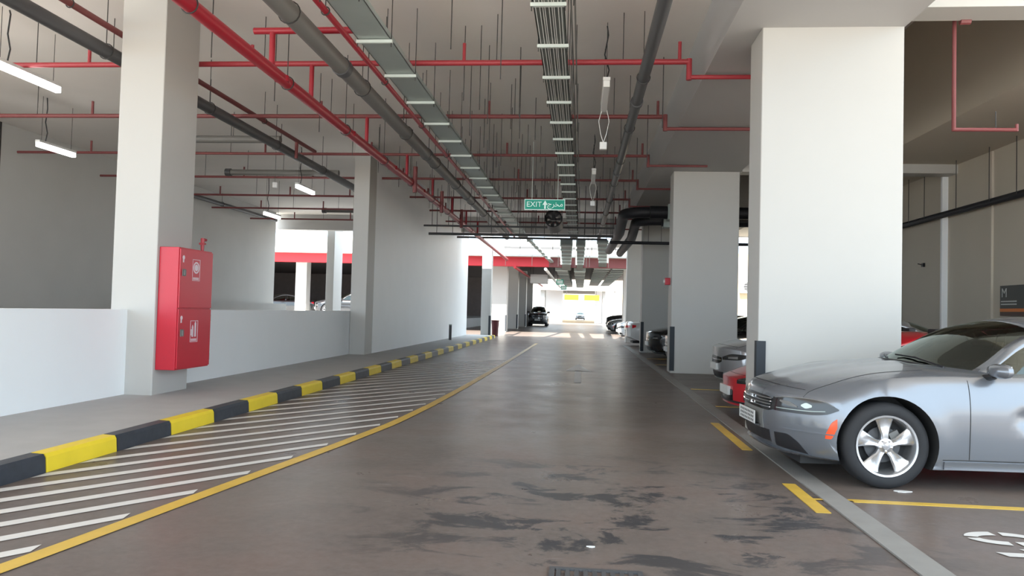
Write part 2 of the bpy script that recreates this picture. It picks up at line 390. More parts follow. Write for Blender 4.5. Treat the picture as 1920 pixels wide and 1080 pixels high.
# stencilled bay number on the floor (a zero over a letter, stencil gaps left open)
def ring_seg(cx, cy, ax, ay, t0, t1, w, n=10):
    vs = []; 
    for i in range(n + 1):
        t = t0 + (t1 - t0) * i / n; vs += [(cx + ax * math.cos(t), cy + ay * math.sin(t), .005), (cx + (ax - w) * math.cos(t), cy + (ay - w * 1.0) * math.sin(t), .005)]
    return vs, [(2 * i, 2 * i + 1, 2 * i + 3, 2 * i + 2) for i in range(n)]
num = MB()
for t0, t1 in ((0.12, 1.45), (1.7, 3.0), (3.26, 4.6), (4.85, 6.15)):
    num.add(*ring_seg(2.82, 5.42, 0.255, 0.155, t0, t1, 0.085))
num.add([(2.63, 5.02, .005), (3.05, 5.02, .005), (3.05, 5.10, .005), (2.59, 5.10, .005)], [(0, 1, 2, 3)])
num.add([(2.80, 5.15, .005), (3.05, 5.13, .005), (3.05, 5.19, .005), (2.78, 5.19, .005)], [(0, 1, 2, 3)])
num.add([(2.68, 4.74, .005), (3.1, 4.70, .005), (3.1, 4.80, .005), (2.66, 4.84, .005)], [(0, 1, 2, 3)])
num.v = [(x + .06, yy - .1, z) for x, yy, z in num.v]
marking(num, M['line_white'], 'white stencilled bay number')
# drain cover
dc = thing('drain_cover', 'dark metal drain cover set in the driveway floor', 'drain cover', (0.12, 4.05, 0.0))
fr = MB(); fr.box(-.26, .26, -.2, -.17, 0, .012); fr.box(-.26, .26, .17, .2, 0, .012); fr.box(-.26, -.23, -.17, .17, 0, .012); fr.box(.23, .26, -.17, .17, 0, .012)
fr.build('frame', M['pipe_dark'], dc, smooth=False)
gr = MB()
for i in range(9): gr.box(-.22 + i * .05, -.195 + i * .05, -.17, .17, 0, .01)
gr.build('grating', M['pipe_dark'], dc, smooth=False)
# a few specks of litter
for i, (x, yy, r_) in enumerate([(0.10, 4.66, .018), (2.75, 6.62, .05)]):
    mb = MB(); pts = [(x + r_ * (1 + .4 * math.sin(3 * t + i)) * math.cos(t) * 1.3, yy + r_ * .6 * math.sin(t)) for t in (2 * PI * q / 9 for q in range(9))]
    mb.prism(pts, 0.001, 0.008)
    tag(mb.build('paper_scrap', M['plastic_white'], smooth=False), ['small white scrap lying on the driveway near the drain cover', 'crumpled pale scrap lying beside the front tyre of the silver car'][i], 'scrap')

# ------------------------------------------------------------------ corner guards
def guard(x, y, label, side=1, h=1.1, w=0.09):
    mb = MB(); t = 0.02
    if side > 0:   # column corner at its low-x side
        mb.prism([(-t, -t), (w, -t), (w, 0), (0, 0), (0, w), (-t, w)], 0.06, 0.06 + h)
    else:
        mb.prism([(t, -t), (t, w), (0, w), (0, 0), (-w, 0), (-w, -t)], 0.06, 0.06 + h)
    return tag(mb.build('corner_guard', M['guard'], smooth=False, loc=(x, y, 0)), label, 'corner guard', 'black corner guards')
guard(2.18, 9.36, 'black rubber guard on the corner of the wide near column behind the silver car nose')
guard(2.26, 18.8, 'black rubber guard on the corner of the second wide column')
guard(2.30, 28.3, 'black rubber guard on the corner of the third wide column')
guard(-4.7, 38.7, 'black guard on the grey column past the long wall', -1)
for i, yy in enumerate((50.2, 59.2, 68.2)):
    guard(-5.0, yy, 'black guard on the left column ' + ['with the sunlit foot', 'next after the sunlit one', 'third in the second block'][i], -1)

# ------------------------------------------------------------------ fire cabinet
fc = thing('fire_cabinet', 'tall red fire hose cabinet with two doors on the near left column', 'fire cabinet', (-5.88, 9.85, 0.5))
MB().box(0.004, 0.29, 0, 0.93, 0, 1.72).build('body', M['red_cab'], fc, smooth=False, bevel=0.006)
for nm, z0, z1 in (('upper', 0.87, 1.70), ('lower', 0.02, 0.85)):
    d = bx(0.292, 0.312, 0.012, 0.918, z0, z1).build('door', M['red_cab'], fc, smooth=False, bevel=0.004); d['label'] = nm + ' cabinet door'
    hz = z0 + (z1 - z0) * 0.60
    h = MB().box(0.312, 0.322, 0.06, 0.15, hz - .05, hz + .05); h.box(0.322, 0.345, 0.085, 0.115, hz - .04, hz + .035)
    h.build('handle', M['pipe_grey'], d, smooth=False, bevel=0.003)
    for q in (0.15, 0.85):
        MB().tube([(0.305, 0.922, z0 + (z1 - z0) * q - .05), (0.305, 0.922, z0 + (z1 - z0) * q + .05)], 0.009).build('hinge', M['galv_light'], d)
    # pictogram: framed label
    cz = z0 + (z1 - z0) * (0.66 if nm == 'upper' else 0.62); s = MB(); cy = 0.44; w = .105; hh = .155
    for a in ((cy - w, cy + w, cz + hh - .008, cz + hh), (cy - w, cy + w, cz - hh, cz - hh + .008), (cy - w, cy - w + .008, cz - hh, cz + hh), (cy + w - .008, cy + w, cz - hh, cz + hh)):
        s.box(0.312, 0.3145, a[0], a[1], a[2], a[3])
    if nm == 'upper':   # hose reel
        s.lathe([(.085, 0), (.085, .003), (.062, .003), (.062, 0)], 24, Matrix.Translation((0.312, cy, cz + .035)) @ Matrix.Rotation(PI / 2, 4, 'Y'))
        s.lathe([(.048, 0), (.048, .003), (.001, .003)], 20, Matrix.Translation((0.312, cy, cz + .035)) @ Matrix.Rotation(PI / 2, 4, 'Y'))
    else:               # extinguishers
        for yy, zz in ((cy - .04, .07), (cy + .035, .12)):
            s.box(0.312, 0.3145, yy - .022, yy + .022, cz - .08, cz + zz); s.box(0.312, 0.3145, yy - .01, yy + .01, cz + zz, cz + zz + .02)
        s.box(0.312, 0.3145, cy - .085, cy - .062, cz - .06, cz + .03)
    for q in range(6): s.box(0.312, 0.3145, cy - .08 + q * .027, cy - .062 + q * .027, cz - .14, cz - .105)
    s.build('pictogram', M['sticker'], d, smooth=False)
    s = MB(); s.lathe([(.03, 0), (.03, .002), (.001, .002)], 14, Matrix.Translation((0.312, .09, z1 - .12)) @ Matrix.Rotation(PI / 2, 4, 'Y')); s.box(0.312, 0.3145, .07, .10, z1 - .19, z1 - .13)
    s.build('sticker', M['sticker'], d, smooth=False)
mb = MB(); mb.tube([(0.2, .80, 1.72), (0.2, .80, 1.90), (.2, .9, 1.90)], 0.022, 10); mb.box(.16, .24, .77, .83, 1.82, 1.85)
mb.build('inlet_pipe', M['red_thin'], fc)

# ------------------------------------------------------------------ overhead services
def rods(mb, pts, r=0.006):
    for x, y, z0, z1 in pts: mb.tube([(x, y, z0), (x, y, z1)], r, 5)
    return mb
def long_pipe(name, x0, x1, z, r, m, label, cat, ya, yb, rod_ys, clamp='rod'):
    t = thing(name, label, cat, (0, 0, 0))
    f = lambda y: x0 + (x1 - x0) * (y - 8) / 22.0
    MB().tube([(f(ya), ya, z), (f(yb), yb, z)], r, 20).build('pipe', M[m], t)
    for y in rod_ys:
        b = MB(); b.tube([(f(y) + (r + .012) * math.cos(a), y, z + (r + .012) * math.sin(a)) for a in (2 * PI * q / 16 for q in range(17))], 0.008, 5, False)
        b.build('clamp', M[clamp], t); rods(MB(), [(f(y), y, z + r, RT)], .007).build('rod', M['rod'], t)
    return t, f
t, f1 = long_pipe('fire_main_pipe', -4.2, -4.42, 4.6, 0.082, 'red_pipe', 'thick red fire main running above the walkway edge', 'pipe', -2, 45.6, [2 + 2.7 * i for i in range(12)])
for y in (9.9, 13.1, 16.3, 19.5, 22.7, 25.9, 29.1):
    MB().tube([(f1(y), y, 4.56), (f1(y), y, 4.64)], 0.1, 16).build('coupling', M['red_pipe'], t)
for y in (11.05, 14.15, 17.7, 21.0, 24.5, 27.8, 31.2):
    MB().tube([(f1(y), y, 4.6), (f1(y), y, 5.2)], 0.036, 10).build('riser', M['red_pipe'], t)
for y in (18.2, 22.0, 26.0):
    MB().tube([(f1(y) + .1, y, 4.35), (f1(y) + .1, y, 5.0)], 0.055, 10).build('valve_pipe', M['red_dim'], t)
t, f = long_pipe('fire_branch_pipe', -3.075, -3.15, 4.93, 0.038, 'red_pipe', 'thin red pipe running along the edge of the grey cable tray', 'pipe', -2, 35.3, [3 + 2.7 * i for i in range(11)])
t, f = long_pipe('drain_pipe', -3.56, -3.58, 4.96, 0.125, 'pipe_grey', 'dark grey drain pipe between the red main and the cable tray', 'pipe', -2, 35.3, [2.5 + 3 * i for i in range(10)])
for y in (10.5, 16.5, 22.5): MB().tube([(f(y), y - .08, 4.96), (f(y), y + .08, 4.96)], 0.14, 20).build('coupling', M['pipe_dark'], t)
t, f = long_pipe('waste_pipe', 0.86, 0.80, 4.95, 0.085, 'pipe_dark', 'dark pipe running along beside the long beam', 'pipe', -2, 35.3, [2 + 3 * i for i in range(11)])
for y in (12.3, 18.5): MB().tube([(f(y), y - .07, 4.95), (f(y), y + .07, 4.95)], 0.105, 20).build('coupling', M['pipe_dark'], t)
t, f = long_pipe('chilled_pipe', -6.9, -6.9, 5.04, 0.10, 'pipe_dark', 'dark pipe running over the open bay behind the left columns', 'pipe', 2, 34.4, [4 + 3 * i for i in range(10)])
t, f = long_pipe('sprinkler_main', -6.74, -6.74, 5.32, 0.045, 'red_dim', 'thin dull red pipe beside the dark pipe over the open bay', 'pipe', 2, 18.0, [3 + 3 * i for i in range(5)])
MB().tube([(-6.74, 16.8, 5.3), (-6.74, 16.8, 4.9)], 0.04, 10).build('riser', M['red_dim'], t)
t, f = long_pipe('wall_pipe', -14.7, -14.7, 5.5, 0.08, 'pipe_dark', 'dark pipe fixed high along the tall grey wall', 'pipe', 24, 34.4, [25, 29, 33])  # plain dark tube along the wall top
t, f = long_pipe('drain_pipe', 8.72, 8.72, 4.05, 0.075, 'insul', 'black pipe running along the tan rear wall', 'pipe', 9.4, 34, [])
for y in (11.5, 13.2, 14.0, 15.6, 16.6, 18.0, 19.6, 20.5, 21.8):
    rods(MB(), [(8.62, y, 4.05, 5.212)], .009).build('rod', M['rod'], t)

def tray(name, label, xa, xb, z, mfloor, drift, rail, ncab, ext, ys, ya, yb, y0=8.0):
    t = thing(name, label, 'cable tray', (0, 0, 0))
    f = lambda x, y: x + drift * (y - y0) / 22.0
    for x in (xa, xb):
        s = 0.01 if x == xa else -0.01
        MB().add([(f(x, ya), ya, z), (f(x + s, ya), ya, z), (f(x + s, ya), ya, z + .07), (f(x, ya), ya, z + .07),
                  (f(x, yb), yb, z), (f(x + s, yb), yb, z), (f(x + s, yb), yb, z + .07), (f(x, yb), yb, z + .07)],
                 [(0, 1, 2, 3), (7, 6, 5, 4), (0, 4, 5, 1), (1, 5, 6, 2), (2, 6, 7, 3), (3, 7, 4, 0)]).build('side_rail', M[rail], t, smooth=False)
    MB().add([(f(xa, ya), ya, z), (f(xb, ya), ya, z), (f(xb, yb), yb, z), (f(xa, yb), yb, z), (f(xa, ya), ya, z + .006), (f(xb, ya), ya, z + .006), (f(xb, yb), yb, z + .006), (f(xa, yb), yb, z + .006)],
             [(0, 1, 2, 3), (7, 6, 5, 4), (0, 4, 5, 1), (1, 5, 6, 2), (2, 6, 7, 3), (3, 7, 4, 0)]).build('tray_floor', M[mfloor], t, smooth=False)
    for i in range(ncab):
        u = xa + (xb - xa) * (0.08 + 0.84 * (i + (0.25 if i % 3 else -0.1)) / max(1, ncab - 0.5))
        MB().tube([(f(u, ya), ya, z - .008), (f(u, yb), yb, z - .008)], 0.0055, 6).build('cable', M['cable'], t)
    for y in ys:
        a, b = f(xa, y) - ext, f(xb, y) + ext
        br = MB().box(a, b, y - .022, y + .022, z - .05, z - .008).build('bracket', M['galv_light'], t, smooth=False)
        for x in (a + .015, b - .015): rods(MB(), [(x, y, z - .1, RT)], .0065).build('rod', M['rod'], br)
    return t
tray('cable_tray', 'wide grey-green cable tray with pale brackets beside the thin red pipe', -2.98, -2.54, 4.95, 'galv', -0.02, 'galv', 0, 0.02, [9.38 + 1.42 * i for i in range(-6, 18)], 0, 35.3)
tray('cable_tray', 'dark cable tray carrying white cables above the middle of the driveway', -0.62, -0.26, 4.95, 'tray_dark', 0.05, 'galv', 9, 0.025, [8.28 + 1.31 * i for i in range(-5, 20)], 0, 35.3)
cd = thing('conduit_run', 'pair of thin brown conduits beside the dark cable tray', 'conduit', (0, 0, 0))
for x in (-0.20, -0.155):
    MB().tube([(x, 0, 5.0), (x + .06, 34, 5.0)], 0.011, 8).build('conduit', M['pipe_grey'], cd)
for i in range(11): rods(MB(), [(-0.17 + .006 * i, 2.5 + 3 * i, 5.0, RT)], .006).build('rod', M['rod'], cd)

# sprinkler cross pipes
names = ['nearest', 'second nearest', 'third', 'fourth', 'fifth', 'sixth', 'farthest']
for i, y in enumerate((11.05, 14.15, 17.7, 21.0, 24.5, 27.8, 31.2)):
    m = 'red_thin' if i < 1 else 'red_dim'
    t = thing('sprinkler_pipe', f'{names[i]} of the red sprinkler pipes crossing under the ceiling', 'sprinkler pipe', (0, y, 0), group='red sprinkler pipes crossing the driveway')
    r = 0.042 if i < 2 else 0.034
    xr = 2.2 if i % 2 == 0 else 2.35
    if i < 3: MB().tube([(-14.5, 0, 5.2), (1.52, 0, 5.2)], r, 12).build('pipe', M[m], t)
    else:
        MB().tube([(-14.5, 0, 5.2), (-6.21, 0, 5.2)], r, 12).build('pipe', M[m], t); MB().tube([(-5.82, 0, 5.2), (1.52, 0, 5.2)], r, 12).build('pipe', M[m], t)
    MB().tube([(1.52, 0, 5.2 + r), (1.52, 0, 4.97 - r)], r, 12).build('drop_pipe', M[m], t)
    xe = 4.2 if i != 2 else 2.9
    MB().tube([(1.52, 0, 4.97), (xe, 0, 4.97)], r * .8, 12).build('lower_pipe', M[m], t)
    for x in (-12.5, -10, -7.9, -5.2, -1.85, 1.38):
        MB().tube([(x, 0, 5.2), (x, 0, 5.50)], .026, 8).build('nipple', M[m], t)
    for x in (-11.2, -8.8, -7.5, -5.0, -1.35, 0.55):
        rods(MB(), [(x, 0, 5.2 + r, RT)], .007).build('rod', M['rod'], t)
t = thing('sprinkler_pipe', 'short red pipe joining the fire main and the thin red pipe', 'sprinkler pipe', (0, 9.6, 0))
MB().tube([(-4.5, 0, 5.16), (-3.1, 0, 5.16)], .045, 12).build('pipe', M['red_pipe'], t)
MB().tube([(-4.24, 0, 5.16), (-4.24, 0, 4.69)], .04, 12).build('riser', M['red_pipe'], t)
# drop pipe in the right bay
t = thing('sprinkler_pipe', 'thin dark red pipe dropping from the cross beam above the silver car', 'sprinkler pipe', (4.62, 9.72, 0))
MB().tube([(0, 0, 5.5), (0, 0, 3.87), (0.75, 0, 3.87)], .024, 10).build('pipe', M['red_dim'], t)
MB().tube([(0.75, 0, 3.85), (0.75, 0, 3.94)], .02, 8).build('sprinkler_head', M['red_dim'], t)
MB().tube([(0.0, -.14, 5.19), (0.12, -.14, 5.19)], .04, 8).build('elbow', M['red_dim'], t)
rods(MB(), [(.5, 0, 3.87, 4.1)], .006).build('rod', M['rod'], t)
# grey branch drains over the open bay
for i, (y, lb) in enumerate(((16.6, 'nearest'), (20.8, 'second'), (29.0, 'farthest'))):
    t = thing('drain_branch', f'{lb} grey capped drain branch over the open bay', 'pipe', (0, y, 5.3), group='grey drain branches over the open bay')
    MB().tube([(-10.4, 0, 0), (-7.05, 0, 0)], .085, 14).build('pipe', M['pipe_grey'], t)
    MB().tube([(-10.46, 0, 0), (-10.3, 0, 0)], .11, 14).build('cap', M['pipe_dark'], t)
    [rods(MB(), [p_], .007).build('rod', M['rod'], t) for p_ in [(-9.8, 0, .08, .645), (-8.2, 0, .08, .645)]]
# loose hanger rods
random.seed(3)
pos = []
for i in range(44):
    y = 10.2 + (i % 22) * 1.05 + random.uniform(-.3, .3); x = (-1.9 if i < 22 else -1.35) + random.uniform(-.32, .32)
    pos.append((x, y, random.choice((4.75, 4.9, 5.05, 4.6))))
pos += [(-5.1, 9.6 + 2.1 * i, 4.8) for i in range(9)] + [(-3.32, 11 + 2.3 * i, 4.9) for i in range(9)] + [(1.35, 13 + 3.0 * i, 4.7) for i in range(6)]
for i, (x, y, z) in enumerate(pos):
    o = rods(MB(), [(0, 0, z - RT, 0)], .0075).build('hanger_rod', M['rod'], loc=(x, y, RT), smooth=False)
    lb = ('bare steel rod in the row between the two cable trays, on the wide tray side' if i < 22 else 'bare steel rod in the row between the two cable trays, on the dark tray side' if i < 44 else
          'bare steel rod hanging between the fire main and the left columns' if i < 53 else 'bare steel rod hanging between the wide grey-green tray and the dark grey drain pipe' if i < 62 else 'bare steel rod hanging between the dark pipe and the long beam')
    tag(o, lb, 'hanger rod', 'bare hanger rods under the ceiling')

# exit sign
ex = thing('exit_sign', 'green hanging exit sign with white lettering and arrow', 'exit sign', (-1.0, 19.5, 4.27))
MB().box(-.52, .52, -.03, .03, -.125, .125).build('panel', M['sign_green'], ex, smooth=False, bevel=.004)
b = MB(); b.box(-.535, -.52, -.034, .034, -.14, .14); b.box(.52, .535, -.034, .034, -.14, .14); b.box(-.52, .52, -.034, .034, .125, .14); b.box(-.52, .52, -.034, .034, -.14, -.125)
b.build('frame', M['sign_white'], ex, smooth=False)
for x in (-.34, .34): rods(MB(), [(x, 0, .14, RT - 4.27)], .008).build('rod', M['galv_light'], ex)
def text(s, size, mt, parent, loc, name='lettering', ext=0.002, rot=(PI / 2, 0, 0), align='CENTER'):
    c = bpy.data.curves.new(name, 'FONT'); c.body = s; c.size = size; c.extrude = ext; c.align_x = align; c.align_y = 'CENTER'
    to = bpy.data.objects.new('tmp', c); COL.objects.link(to); bpy.context.view_layer.update()
    me = bpy.data.meshes.new_from_object(to.evaluated_get(bpy.context.evaluated_depsgraph_get()))
    bpy.data.objects.remove(to); me.materials.clear(); me.materials.append(mt)
    o = bpy.data.objects.new(name, me); COL.objects.link(o); o.parent = parent; o.location = loc; o.rotation_euler = rot
    return o
text('EXIT', .2, M['sign_white'], ex, (-.28, -.033, 0.0))
text('\uFE9D\uFEAE\uFEA8\uFEE3', .19, M['sign_white'], ex, (.28, -.033, 0.01))
a = MB(); Mx = Matrix.Translation((0.01, -.032, 0)) @ Matrix.Rotation(PI / 2, 4, 'X')
a.prism([(-.022, -.11), (.022, -.11), (.022, .0), (.07, -.01), (.0, .11), (-.07, -.01), (-.022, .0)], 0, .004, Mx)
a.build('arrow', M['sign_white'], ex, smooth=False)

# hanging tube lights above the driveway (unlit)
def strip_light(x, y, z, L, label, lit, loops=False, group=None, rz=0):
    t = thing('tube_light', label, 'light', (x, y, z), rz, group)
    MB().box(-.055, .055, -L / 2, L / 2, .0, .05).build('housing', M['plastic_white'], t, smooth=False)
    MB().box(-.05, .05, -L / 2 + .01, L / 2 - .01, -.10, 0).build('diffuser', M['led'] if lit else M['plastic_white'], t, smooth=False, bevel=.008)
    for s in (-1, 1): rods(MB(), [(0, s * L * .4, .05, RT - z)], .005).build('hanger_wire', M['rod'], t)
    c = [(0, -L * .3, .05), (.04, -L * .3, .25), (-.03, -L * .3 + .02, .5), (.02, -L * .3, .8), (0, -L * .3, RT - z)]
    MB().tube([p for p in c if p[2] <= RT - z], .012, 6).build('power_cord', M['plastic_black'], t)
    return t
strip_light(0.32, 12.0, 5.0, 1.45, 'unlit white tube light hanging end-on above the driveway', False)
strip_light(0.26, 19.2, 5.0, 1.45, 'unlit white tube light hanging farther along beyond the first one', False)
for x, y, z, lb in ((0.33, 12.9, 4.36, 'small white box hanging on two wires from the first tube light'), (0.26, 19.9, 4.38, 'small white box hanging below the second tube light')):
    t = thing('detector_box', lb, 'box', (x, y, z))
    MB().box(-.062, .062, -.05, .05, -.07, .06).build('housing', M['plastic_white'], t, smooth=False, bevel=.012)
    for s in (-1, 1):
        MB().tube([(0, 0, .05), (s * .05, -.03, .2), (s * .09, -.12, .4), (s * .04, -.25, .56)], .006, 6).build('wire', M['plastic_white'], t)
# lit lamps over the open bay
strip_light(-9.0, 11.12, 5.08, 1.45, 'lit tube light nearest the near left column', True, group='lit tube lights over the open bay')
strip_light(-12.0, 15.8, 4.9, 1.2, 'lit tube light low against the tall grey wall', True, group='lit tube lights over the open bay')
strip_light(-8.0, 20.7, 4.84, 1.3, 'lit tube light beside the slim left column', True, group='lit tube lights over the open bay')
strip_light(-11.0, 25.4, 4.66, 1.3, 'lit tube light in front of the far lit wall', True, group='lit tube lights over the open bay')
t = thing('detector_box', 'small white box hanging over the open bay near the grey drains', 'box', (-9.0, 20.9, 4.95))
MB().box(-.06, .06, -.05, .05, -.08, .08).build('housing', M['plastic_white'], t, smooth=False, bevel=.01)
rods(MB(), [(0, 0, .08, 1.0)], .006).build('wire', M['rod'], t)

# black insulated pipes bending from the right bays to the driveway
def arc(cx, cy, z, r, a0, a1, n=10): return [(cx + r * math.cos(a0 + (a1 - a0) * i / n), cy + r * math.sin(a0 + (a1 - a0) * i / n), z) for i in range(n + 1)]
for i, (y, z, xb, lb) in enumerate(((24.0, 4.72, 1.35, 'upper'), (25.2, 4.62, 1.85, 'lower'))):
    t = thing('insulated_pipe', f'{lb} thick black insulated pipe bending out from behind the second column', 'pipe', (0, 0, 0))
    pts = [(8.6, y, z), (xb + .8, y, z)] + arc(xb + .8, y + .8, z, .8, -PI / 2, -PI, 8) + [(xb, y + 3, z - .35), (xb - .1, 34.3, z - .4)]
    MB().tube(pts, .175, 14).build('pipe', M['insul'], t)
    for x in (2.9, 4.6, 6.6): [rods(MB(), [p_], .01).build('rod', M['rod'], t) for p_ in [(x, y - .24, z - .24, 5.046 if x < 3.8 else 5.216), (x, y + .24, z - .24, 5.046 if x < 3.8 else 5.216)]]
    MB().box(2.7, 2.95, y - .24, y + .24, z - .25, z + .24).build('clamp', M['galv'], t, smooth=False)
t = thing('insulated_pipe', 'thin black pipe crossing below the thick bent pipes', 'pipe', (0, 0, 0))
MB().tube([(1.0, 26.6, 3.98), (8.6, 26.6, 3.98)], .055, 12).build('pipe', M['insul'], t)
[rods(MB(), [p_], .009).build('rod', M['rod'], t) for p_ in [(2.35, 26.6, 3.98, 5.046), (2.8, 26.6, 3.98, 5.046), (1.02, 26.6, 3.98, RT)]]
# cross supports / pipes across the driveway further in
for i, (y, z, lb) in enumerate(((26.3, 4.45, 'upper black pipe crossing the driveway behind the exit sign'), (27.2, 4.25, 'lower black pipe crossing the driveway behind the exit sign'), (33.5, 4.76, 'black pipe crossing near the edge of the first block'))):
    t = thing('cross_pipe', lb, 'pipe', (0, y, z))
    MB().tube([(-5.7, 0, 0), (1.13, 0, 0)], .05 if i else .035, 10).build('pipe', M['pipe_dark'], t)
    for q in (-5.4, -4.8, -3.35, -2.3, -1.7, -1.1, .1, .5, 1.1): rods(MB(), [(q, 0, 0, RT - z)], .011).build('rod', M['rod'], t)
# jet fan
t = thing('jet_fan', 'round black ventilation fan hanging behind the exit sign', 'fan', (-0.95, 25.2, 4.52))
Mx = Matrix.Rotation(PI / 2, 4, 'X')
MB().lathe([(.29, -.9), (.27, -.92), (.26, -.8), (.25, .8), (.27, .92), (.29, .9), (.29, -.9)], 28, Mx).build('casing', M['insul'], t)
hub = MB().lathe([(.001, .7), (.08, .7), (.09, .5), (.001, .5)], 16, Mx)
for q in range(7):
    a = 2 * PI * q / 7; hub.add([(.07 * math.cos(a), -.62, .07 * math.sin(a)), (.24 * math.cos(a - .2), -.66, .24 * math.sin(a - .2)), (.24 * math.cos(a + .3), -.56, .24 * math.sin(a + .3)), (.07 * math.cos(a + .5), -.55, .07 * math.sin(a + .5))], [(0, 1, 2, 3)])
hub.build('rotor', M['pipe_dark'], t)
[rods(MB(), [p_], .01).build('rod', M['rod'], t) for p_ in [(-.25, -.6, .1, 1.43), (.25, -.6, .1, 1.43), (-.25, .6, .1, 1.43), (.25, .6, .1, 1.43)]]
t = thing('speaker_horn', 'small black horn hanging just under the exit sign', 'speaker', (-.85, 22.0, 4.35))
MB().lathe([(.05, 0), (.06, .1), (.1, .18), (.1, .19), (.001, .19)], 16, Matrix.Rotation(PI, 4, 'X')).build('horn', M['plastic_black'], t)
rods(MB(), [(0, 0, 0, RT - 4.35)], .01).build('rod', M['rod'], t)

# steel carrying the services across the open gap
for i, (y, z) in enumerate(((37.2, 5.45), (46.6, 5.45))):
    t = thing('steel_beam', ['near', 'far'][i] + ' dark steel beam spanning the open gap under the services', 'steel beam', (0, y, z))
    MB().box(-4.9, 1.77 if y < 41 else 2.9, -.05, .05, -.07, .07).build('beam', M['pipe_dark'], t, smooth=False)
    for q in (-4.78, -3.1, -1.45, -.39, .3, .5, 1.68): rods(MB(), [(q, 0, -1.15, -.07)], .014).build('rod', M['rod'], t)
def inclined(name, label, cat, x0, x1, w, h, m, za=4.75, zb=4.25, parts=()):
    t = thing(name, label, cat, (0, 0, 0)); mb = MB(); st = [(36.2, x0, za), (47.4, x1, zb), (49.8, x1, zb)]
    vs = [(x + dx, y, z + dz) for y, x, z in st for dx, dz in ((-w / 2, 0), (w / 2, 0), (w / 2, h), (-w / 2, h))]
    fs = [(0, 1, 2, 3), (11, 10, 9, 8)]
    for i in range(2):
        for j in range(4): fs.append((i * 4 + j, i * 4 + (j + 1) % 4, i * 4 + 4 + (j + 1) % 4, i * 4 + 4 + j))
    mb.add(vs, fs).build('duct', M[m], t, smooth=False)
    for q in range(6):
        f = q / 6; y = 36.6 + f * 9; x = x0 + (x1 - x0) * (y - 36.2) / 9.3; z = za + (zb - za) * (y - 36.2) / 9.3
        MB().box(x - w / 2 - .04, x + w / 2 + .04, y - .04, y + .04, z - .05, z + h + .03).build('bracket', M['galv_light'], t, smooth=False)
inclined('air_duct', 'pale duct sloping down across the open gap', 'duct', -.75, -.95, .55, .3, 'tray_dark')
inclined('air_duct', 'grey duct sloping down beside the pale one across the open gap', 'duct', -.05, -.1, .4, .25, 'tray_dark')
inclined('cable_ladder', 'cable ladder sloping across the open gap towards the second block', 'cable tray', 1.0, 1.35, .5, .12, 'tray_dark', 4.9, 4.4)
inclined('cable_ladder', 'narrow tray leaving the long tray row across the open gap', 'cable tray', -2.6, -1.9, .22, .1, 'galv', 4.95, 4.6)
# second block: services seen in the distance
t = thing('air_duct', 'pale sheet-metal duct running into the second block', 'duct', (0, 0, 0))
FAR = [(t, -1.3, 4.75)]
MB().box(-1.7, -0.95, 49.9, 83, 4.25, 4.75).build('duct', M['galv'], t, smooth=False)
for i in range(7): MB().box(-1.74, -.91, 50 + i * 5, 50.08 + i * 5, 4.21, 4.79).build('flange', M['galv_light'], t, smooth=False)
t = thing('air_duct', 'second duct beside the middle line of the second block', 'duct', (0, 0, 0))
FAR.append((t, -.1, 4.75))
MB().box(-.45, .25, 49.9, 83, 4.2, 4.75).build('duct', M['galv'], t, smooth=False)
for i in range(7): MB().box(-.49, .29, 50 + i * 5, 50.08 + i * 5, 4.16, 4.79).build('flange', M['galv_light'], t, smooth=False)
for i in range(2):
    tray('cable_ladder', ['left', 'right'][i] + ' pale cable ladder of the second block', 0.9 + 1.25 * i, 1.9 + 1.2 * i, 4.45, 'tray_dark', 0, 'galv_light', 0, .05, [50.5 + 2.4 * q for q in range(10)], 49.9, 83)
t = thing('return_duct', 'short white duct piece hanging in the second block', 'duct', (-3.0, 60, 4.1))
MB().box(-1.1, .3, 0, 1.6, -.35, .35).build('duct', M['white'], t, smooth=False); [rods(MB(), [p_], .02).build('rod', M['rod'], t) for p_ in [(-.9, .8, .35, 1.05), (.2, .8, .35, 1.05)]]
for x, y, z, lb in ((-1.75, 62, 3.95, 'green lit sign beside the white duct piece'), (-1.75, 76, 3.95, 'second small green sign deeper in the second block')):
    t = thing('exit_sign', lb, 'exit sign', (x, y, z)); MB().box(-.3, .3, -.04, .04, -.22, .22).build('panel', M['sign_green'], t, smooth=False)
    MB().box(-.24, .24, -.05, -.04, -.15, .15).build('face', M['sign_white'], t, smooth=False); rods(MB(), [(0, 0, .22, 5.15 - z)], .015).build('rod', M['rod'], t)
t, f = long_pipe('fire_main_pipe', -4.3, -4.3, 4.3, .09, 'red_band', 'red fire main entering the second block', 'pipe', 47.8, 83, []); FAR.append((t, -4.3, 4.39))
t, f = long_pipe('fire_main_pipe', -2.3, -2.3, 4.2, .10, 'white', 'white pipe beside the red main in the second block', 'pipe', 47.8, 83, []); FAR.append((t, -2.3, 4.3))
def far_rods(t, x, z):
    for y in (52.6, 62.6, 72.6): rods(MB(), [(x, y, z, 5.146)], .02).build('rod', M['rod'], t)
for t_, x, z in FAR: far_rods(t_, x, z)
# height bar
t = thing('height_bar', 'yellow height limit bar hung across the far exit', 'height bar', (0.1, 100.3, 3.1))
for x0, x1 in ((-2.3, -.35), (.35, 2.4)): MB().box(x0, x1, .18, .33, 0, .75).build('panel', M['bar_yellow'], t, smooth=False)
MB().box(-.35, .35, .16, .35, -.05, .8).build('plate', M['white'], t, smooth=False)
[rods(MB(), [p_], .03).build('rod', M['rod'], t) for p_ in [(-2, .27, .75, 1.297), (2, .27, .75, 1.297)]]

